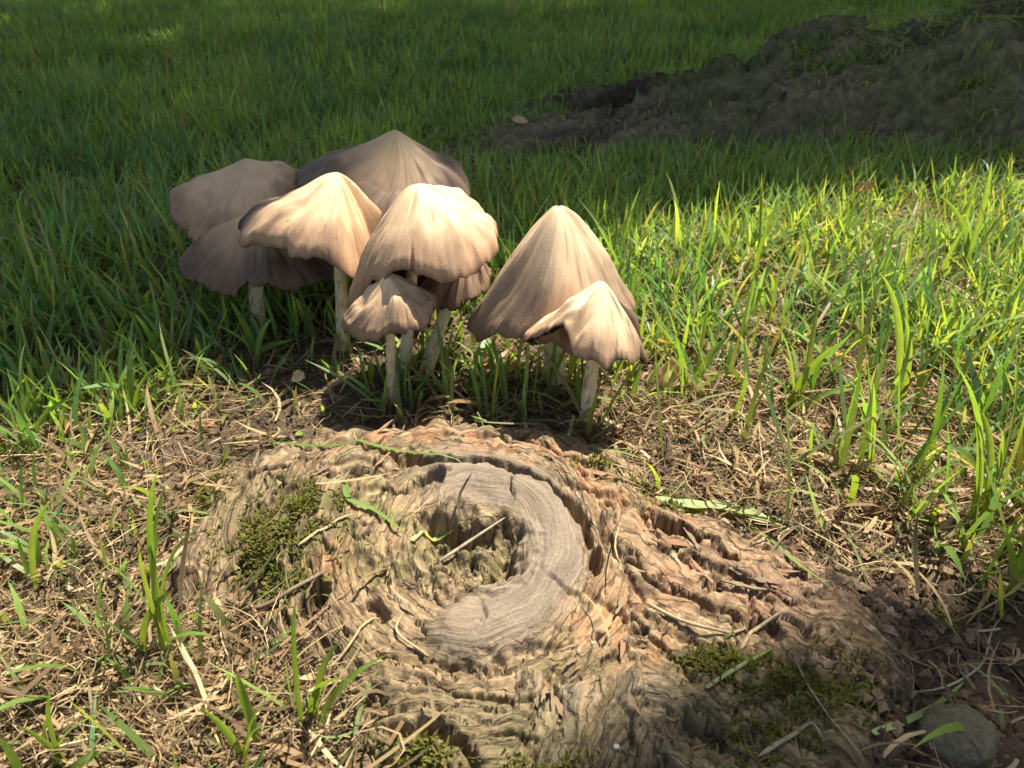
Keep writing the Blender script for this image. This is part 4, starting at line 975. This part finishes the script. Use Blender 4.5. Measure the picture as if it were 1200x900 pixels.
tuft('short grass tuft by the left picture edge below the sunlit strip', 48, 690, [(20, 630, 0.0), (62, 585, 0.0), (92, 655, 0.0)], 0.0031, 4)
tuft('grass tuft at the bottom in front of the near root', 372, 850, [(347, 700, 0.0), (398, 752, 0.0), (452, 768, 0.0), (335, 770, 0.0), (420, 800, -0.02)], 0.0031, 5)
tuft('low grass tuft at the bottom edge left of centre', 285, 905, [(276, 790, 0.0), (330, 812, 0.0), (235, 830, 0.0), (310, 850, -0.01)], 0.0031, 6)
tuft('leaning grass tuft in the bottom left corner', 75, 905, [(60, 812, 0.0), (120, 835, 0.0), (20, 850, 0.0), (140, 870, 0.0)], 0.0031, 7)
tuft('tall broad-bladed grass tuft at the right picture edge', 1150, 610, [(1118, 425, 0.0), (1188, 395, 0.01), (1098, 515, 0.0), (1205, 462, 0.0), (1172, 500, -0.02), (1140, 470, 0.0)], 0.0046, 8)
tuft('grass tuft leaning right above the brown stick', 938, 492, [(905, 375, 0.0), (958, 345, 0.01), (988, 400, 0.0), (876, 430, 0.0), (1010, 452, -0.01)], 0.0042, 9)
tuft('bright grass tuft right beside the tan standing leaf', 812, 462, [(762, 372, 0.0), (832, 345, 0.0), (858, 392, 0.0), (745, 342, 0.02), (790, 400, 0.0)], 0.0040, 10)
tuft('tall grass tuft with one very long blade in the right lawn', 1052, 490, [(1078, 322, 0.0), (1030, 318, 0.0), (1108, 402, 0.0), (1060, 372, 0.0)], 0.0046, 11)
tuft('grass tuft whose tips rise above the sunlit edge, right of the cone mushroom', 884, 345, [(888, 202, 0.0), (918, 226, 0.0), (858, 248, 0.0), (940, 262, 0.0)], 0.0042, 12)
tuft('grass tuft at the upper right rising into the shade', 1130, 330, [(1128, 205, 0.0), (1162, 190, 0.0), (1100, 228, 0.0), (1188, 240, 0.0)], 0.0044, 13)
tuft('small lit grass tuft between the two mushroom groups', 545, 468, [(526, 392, 0.0), (562, 402, 0.0), (588, 425, 0.0), (604, 440, -0.01), (570, 440, 0.0)], 0.0032, 14)
tuft('two bright blades rising left of the cone mushroom', 592, 350, [(570, 270, 0.0), (603, 280, 0.0)], 0.0046, 15)
tuft('shaded grass tuft in front of the pale left stem', 302, 425, [(268, 352, 0.0), (285, 372, -0.005), (320, 372, 0.0), (250, 380, 0.0), (345, 398, 0.0)], 0.0042, 16)
tuft('grass tuft at the lower right edge above the grey stone', 1178, 700, [(1195, 560, 0.0), (1165, 610, 0.0), (1210, 600, 0.0)], 0.0042, 17)

# thin lifted bark flakes on the near root
def flake_mesh(seed):
    rng = np.random.default_rng(seed); n = 9
    s = np.linspace(0, 1, n); w = 0.11 * np.sin(np.clip(s, 0.10, 0.96) * math.pi) ** 0.9 * (0.6 + 0.7 * rng.random(n))
    cy = np.cumsum(rng.normal(0, 0.03, n)); zt = 0.03 + 0.05 * s ** 2
    L_ = np.stack([s - 0.3, cy + w * (0.8 + 0.4 * rng.random(n)), zt], 1); R_ = np.stack([s - 0.3, cy - w * (0.8 + 0.4 * rng.random(n)), zt + rng.normal(0, 0.012, n)], 1)
    top = np.stack([L_, R_], 1).reshape(-1, 3); bot = top - np.array([0, 0, 0.05])
    V = np.concatenate([top, bot]); k = 2 * n; q = grid_quads(n, 2)
    i = np.arange(n - 1) * 2
    sides = np.concatenate([np.stack([i, i + 2, i + 2 + k, i + k], 1), np.stack([i + 1, i + 1 + k, i + 3 + k, i + 3], 1)])
    ends = np.array([[0, k, k + 1, 1], [k - 2, k - 1, 2 * k - 1, 2 * k - 2]])
    base = np.array([(0.25, 0.165, 0.095), (0.29, 0.16, 0.085), (0.19, 0.145, 0.085), (0.22, 0.17, 0.10)][seed % 4])
    return mesh_np('bark_flake', V, [q, (q + k)[:, ::-1], sides, ends], M_BARK, np.tile(base, (len(V), 1)), False)
FL = [flake_mesh(k) for k in range(12)]
frng = np.random.default_rng(91)
zones = [((650, 545), (90, 22), 24), ((450, 505), (90, 10), 22), ((400, 560), (80, 22), 18), ((760, 640), (70, 40), 30), ((900, 650), (80, 30), 20), ((620, 810), (100, 45), 26), ((400, 660), (35, 25), 10), ((730, 735), (50, 20), 14)]
for (cu, cv), (su, sv), n in zones:
    for k in range(n):
        u_, v_ = frng.normal(cu, su * 0.7), frng.normal(cv, sv * 0.7)
        x_, y_ = GV(u_, v_, 0.022)
        ii = int((x_ - RGX[0]) / RG); jj = int((y_ - RGY[0]) / RG); kq = jj * len(RGX) + ii
        q_ = {a: RG_Q[a][kq] for a in ('sd', 'ring', 'inside', 'rgt', 'low', 'phi')}; z_ = [RG_Z[kq]]
        if q_['sd'] < 6 or q_['ring'] > 0.3 or q_['inside'] > 0.2: continue
        if q_['rgt'] > 0.5: gd = math.atan2(-0.5, 0.86)
        elif q_['low'] > 0.5: gd = math.atan2(-0.96, 0.3)
        else: gd = math.atan2(-math.cos(q_['phi']) * 1.2, -math.sin(q_['phi']))
        ob = obj('bark_flake', FL[frng.integers(0, 12)], near_root, (x_, y_, z_[0] - 0.0006))
        sz = frng.uniform(0.006, 0.018); ob.scale = (sz, min(sz * frng.uniform(0.4, 0.8), 0.011), sz * frng.uniform(0.4, 0.8))
        ob.rotation_euler = (frng.normal(0, 0.2), frng.normal(0, 0.15), gd + frng.normal(0, 0.25) + (math.pi if frng.random() < 0.5 else 0))

# crumbs of soil and rotten wood
def crumbs(n, seed):
    rng = np.random.default_rng(seed)
    u = np.concatenate([rng.normal(900, 130, n // 2), rng.normal(1050, 110, n // 4), rng.normal(220, 160, n // 4)])
    v = np.concatenate([rng.normal(575, 45, n // 2), rng.normal(760, 90, n // 4), rng.normal(640, 130, n // 4)])
    x, y = GV(u, v, 0.005); kk = ~on_root(x, y, 0.001 + 0.008 * (u > 830)) | (rng.random(len(x)) < 0.0); x, y = x[kk], y[kk]
    z = surf(x, y); m = len(x)
    o8 = np.array([[1, 0, 0], [0, 1, 0], [-1, 0, 0], [0, -1, 0], [0, 0, 1], [0, 0, -1]], float)
    sz = 0.0004 + 0.0030 * rng.random(m) ** 5
    V = o8[None] * sz[:, None, None] * rng.uniform(0.5, 1.5, (m, 6, 1))
    a = rng.random(m) * 6.28; ca, sa = np.cos(a)[:, None], np.sin(a)[:, None]
    V = np.stack([V[..., 0] * ca - V[..., 1] * sa, V[..., 0] * sa + V[..., 1] * ca, V[..., 2] * 0.7], -1) + np.stack([x, y, z + sz * 0.3], 1)[:, None]
    t = np.array([[0, 1, 4], [1, 2, 4], [2, 3, 4], [3, 0, 4], [1, 0, 5], [2, 1, 5], [3, 2, 5], [0, 3, 5]])
    T = (np.arange(m)[:, None, None] * 6 + t[None]).reshape(-1, 3)
    pal = np.array([[0.09, 0.063, 0.040], [0.06, 0.042, 0.028], [0.14, 0.090, 0.055], [0.19, 0.135, 0.080]])[rng.integers(0, 4, m)]
    return mesh_np('soil_crumbs', V.reshape(-1, 3), [T], M_SOIL, np.repeat(pal, 6, 0), False)
tag(obj('soil_crumbs', crumbs(13000, 501)), 'loose brown crumbs of soil and rotten wood round the root', 'soil', None, 'stuff')

# cut grass lying on the far root
crng = np.random.default_rng(611); n = 11000
ss = crng.random(n) ** 0.8 * 1.9 + 0.45; dax = (B2 - A2) / np.linalg.norm(B2 - A2)
ww = crng.normal(0.07, 0.09, n); x = A2[0] + dax[0] * ss - dax[1] * ww; y = A2[1] + dax[1] * ss + dax[0] * ww
kk = fbm(x * 6, y * 6, 3, 612) > 0.45; x, y = x[kk], y[kk]; n = len(x)
cc = np.where(crng.random((n, 1)) < 0.6, np.array([[0.24, 0.31, 0.08]]), np.array([[0.36, 0.31, 0.15]])) * crng.uniform(0.6, 1.1, (n, 1))
b = blades(np.stack([x, y, surf(x, y) + crng.uniform(0.002, 0.012, n)], 1), crng.random(n) * 6.28, crng.uniform(0.02, 0.07, n), crng.uniform(0.0015, 0.003, n), crng.normal(1.45, 0.15, n), crng.normal(0.15, 0.25, n), cc, cc, 4, crng.normal(0, 0.6, n), crng.normal(0, 0.8, n))
V, F, C = join([b])
tag(obj('grass_clippings', mesh_np('grass_clippings', V, F, M_GRASS, C)), 'green and tan grass clippings lying on the far root', 'grass clippings', None, 'stuff')
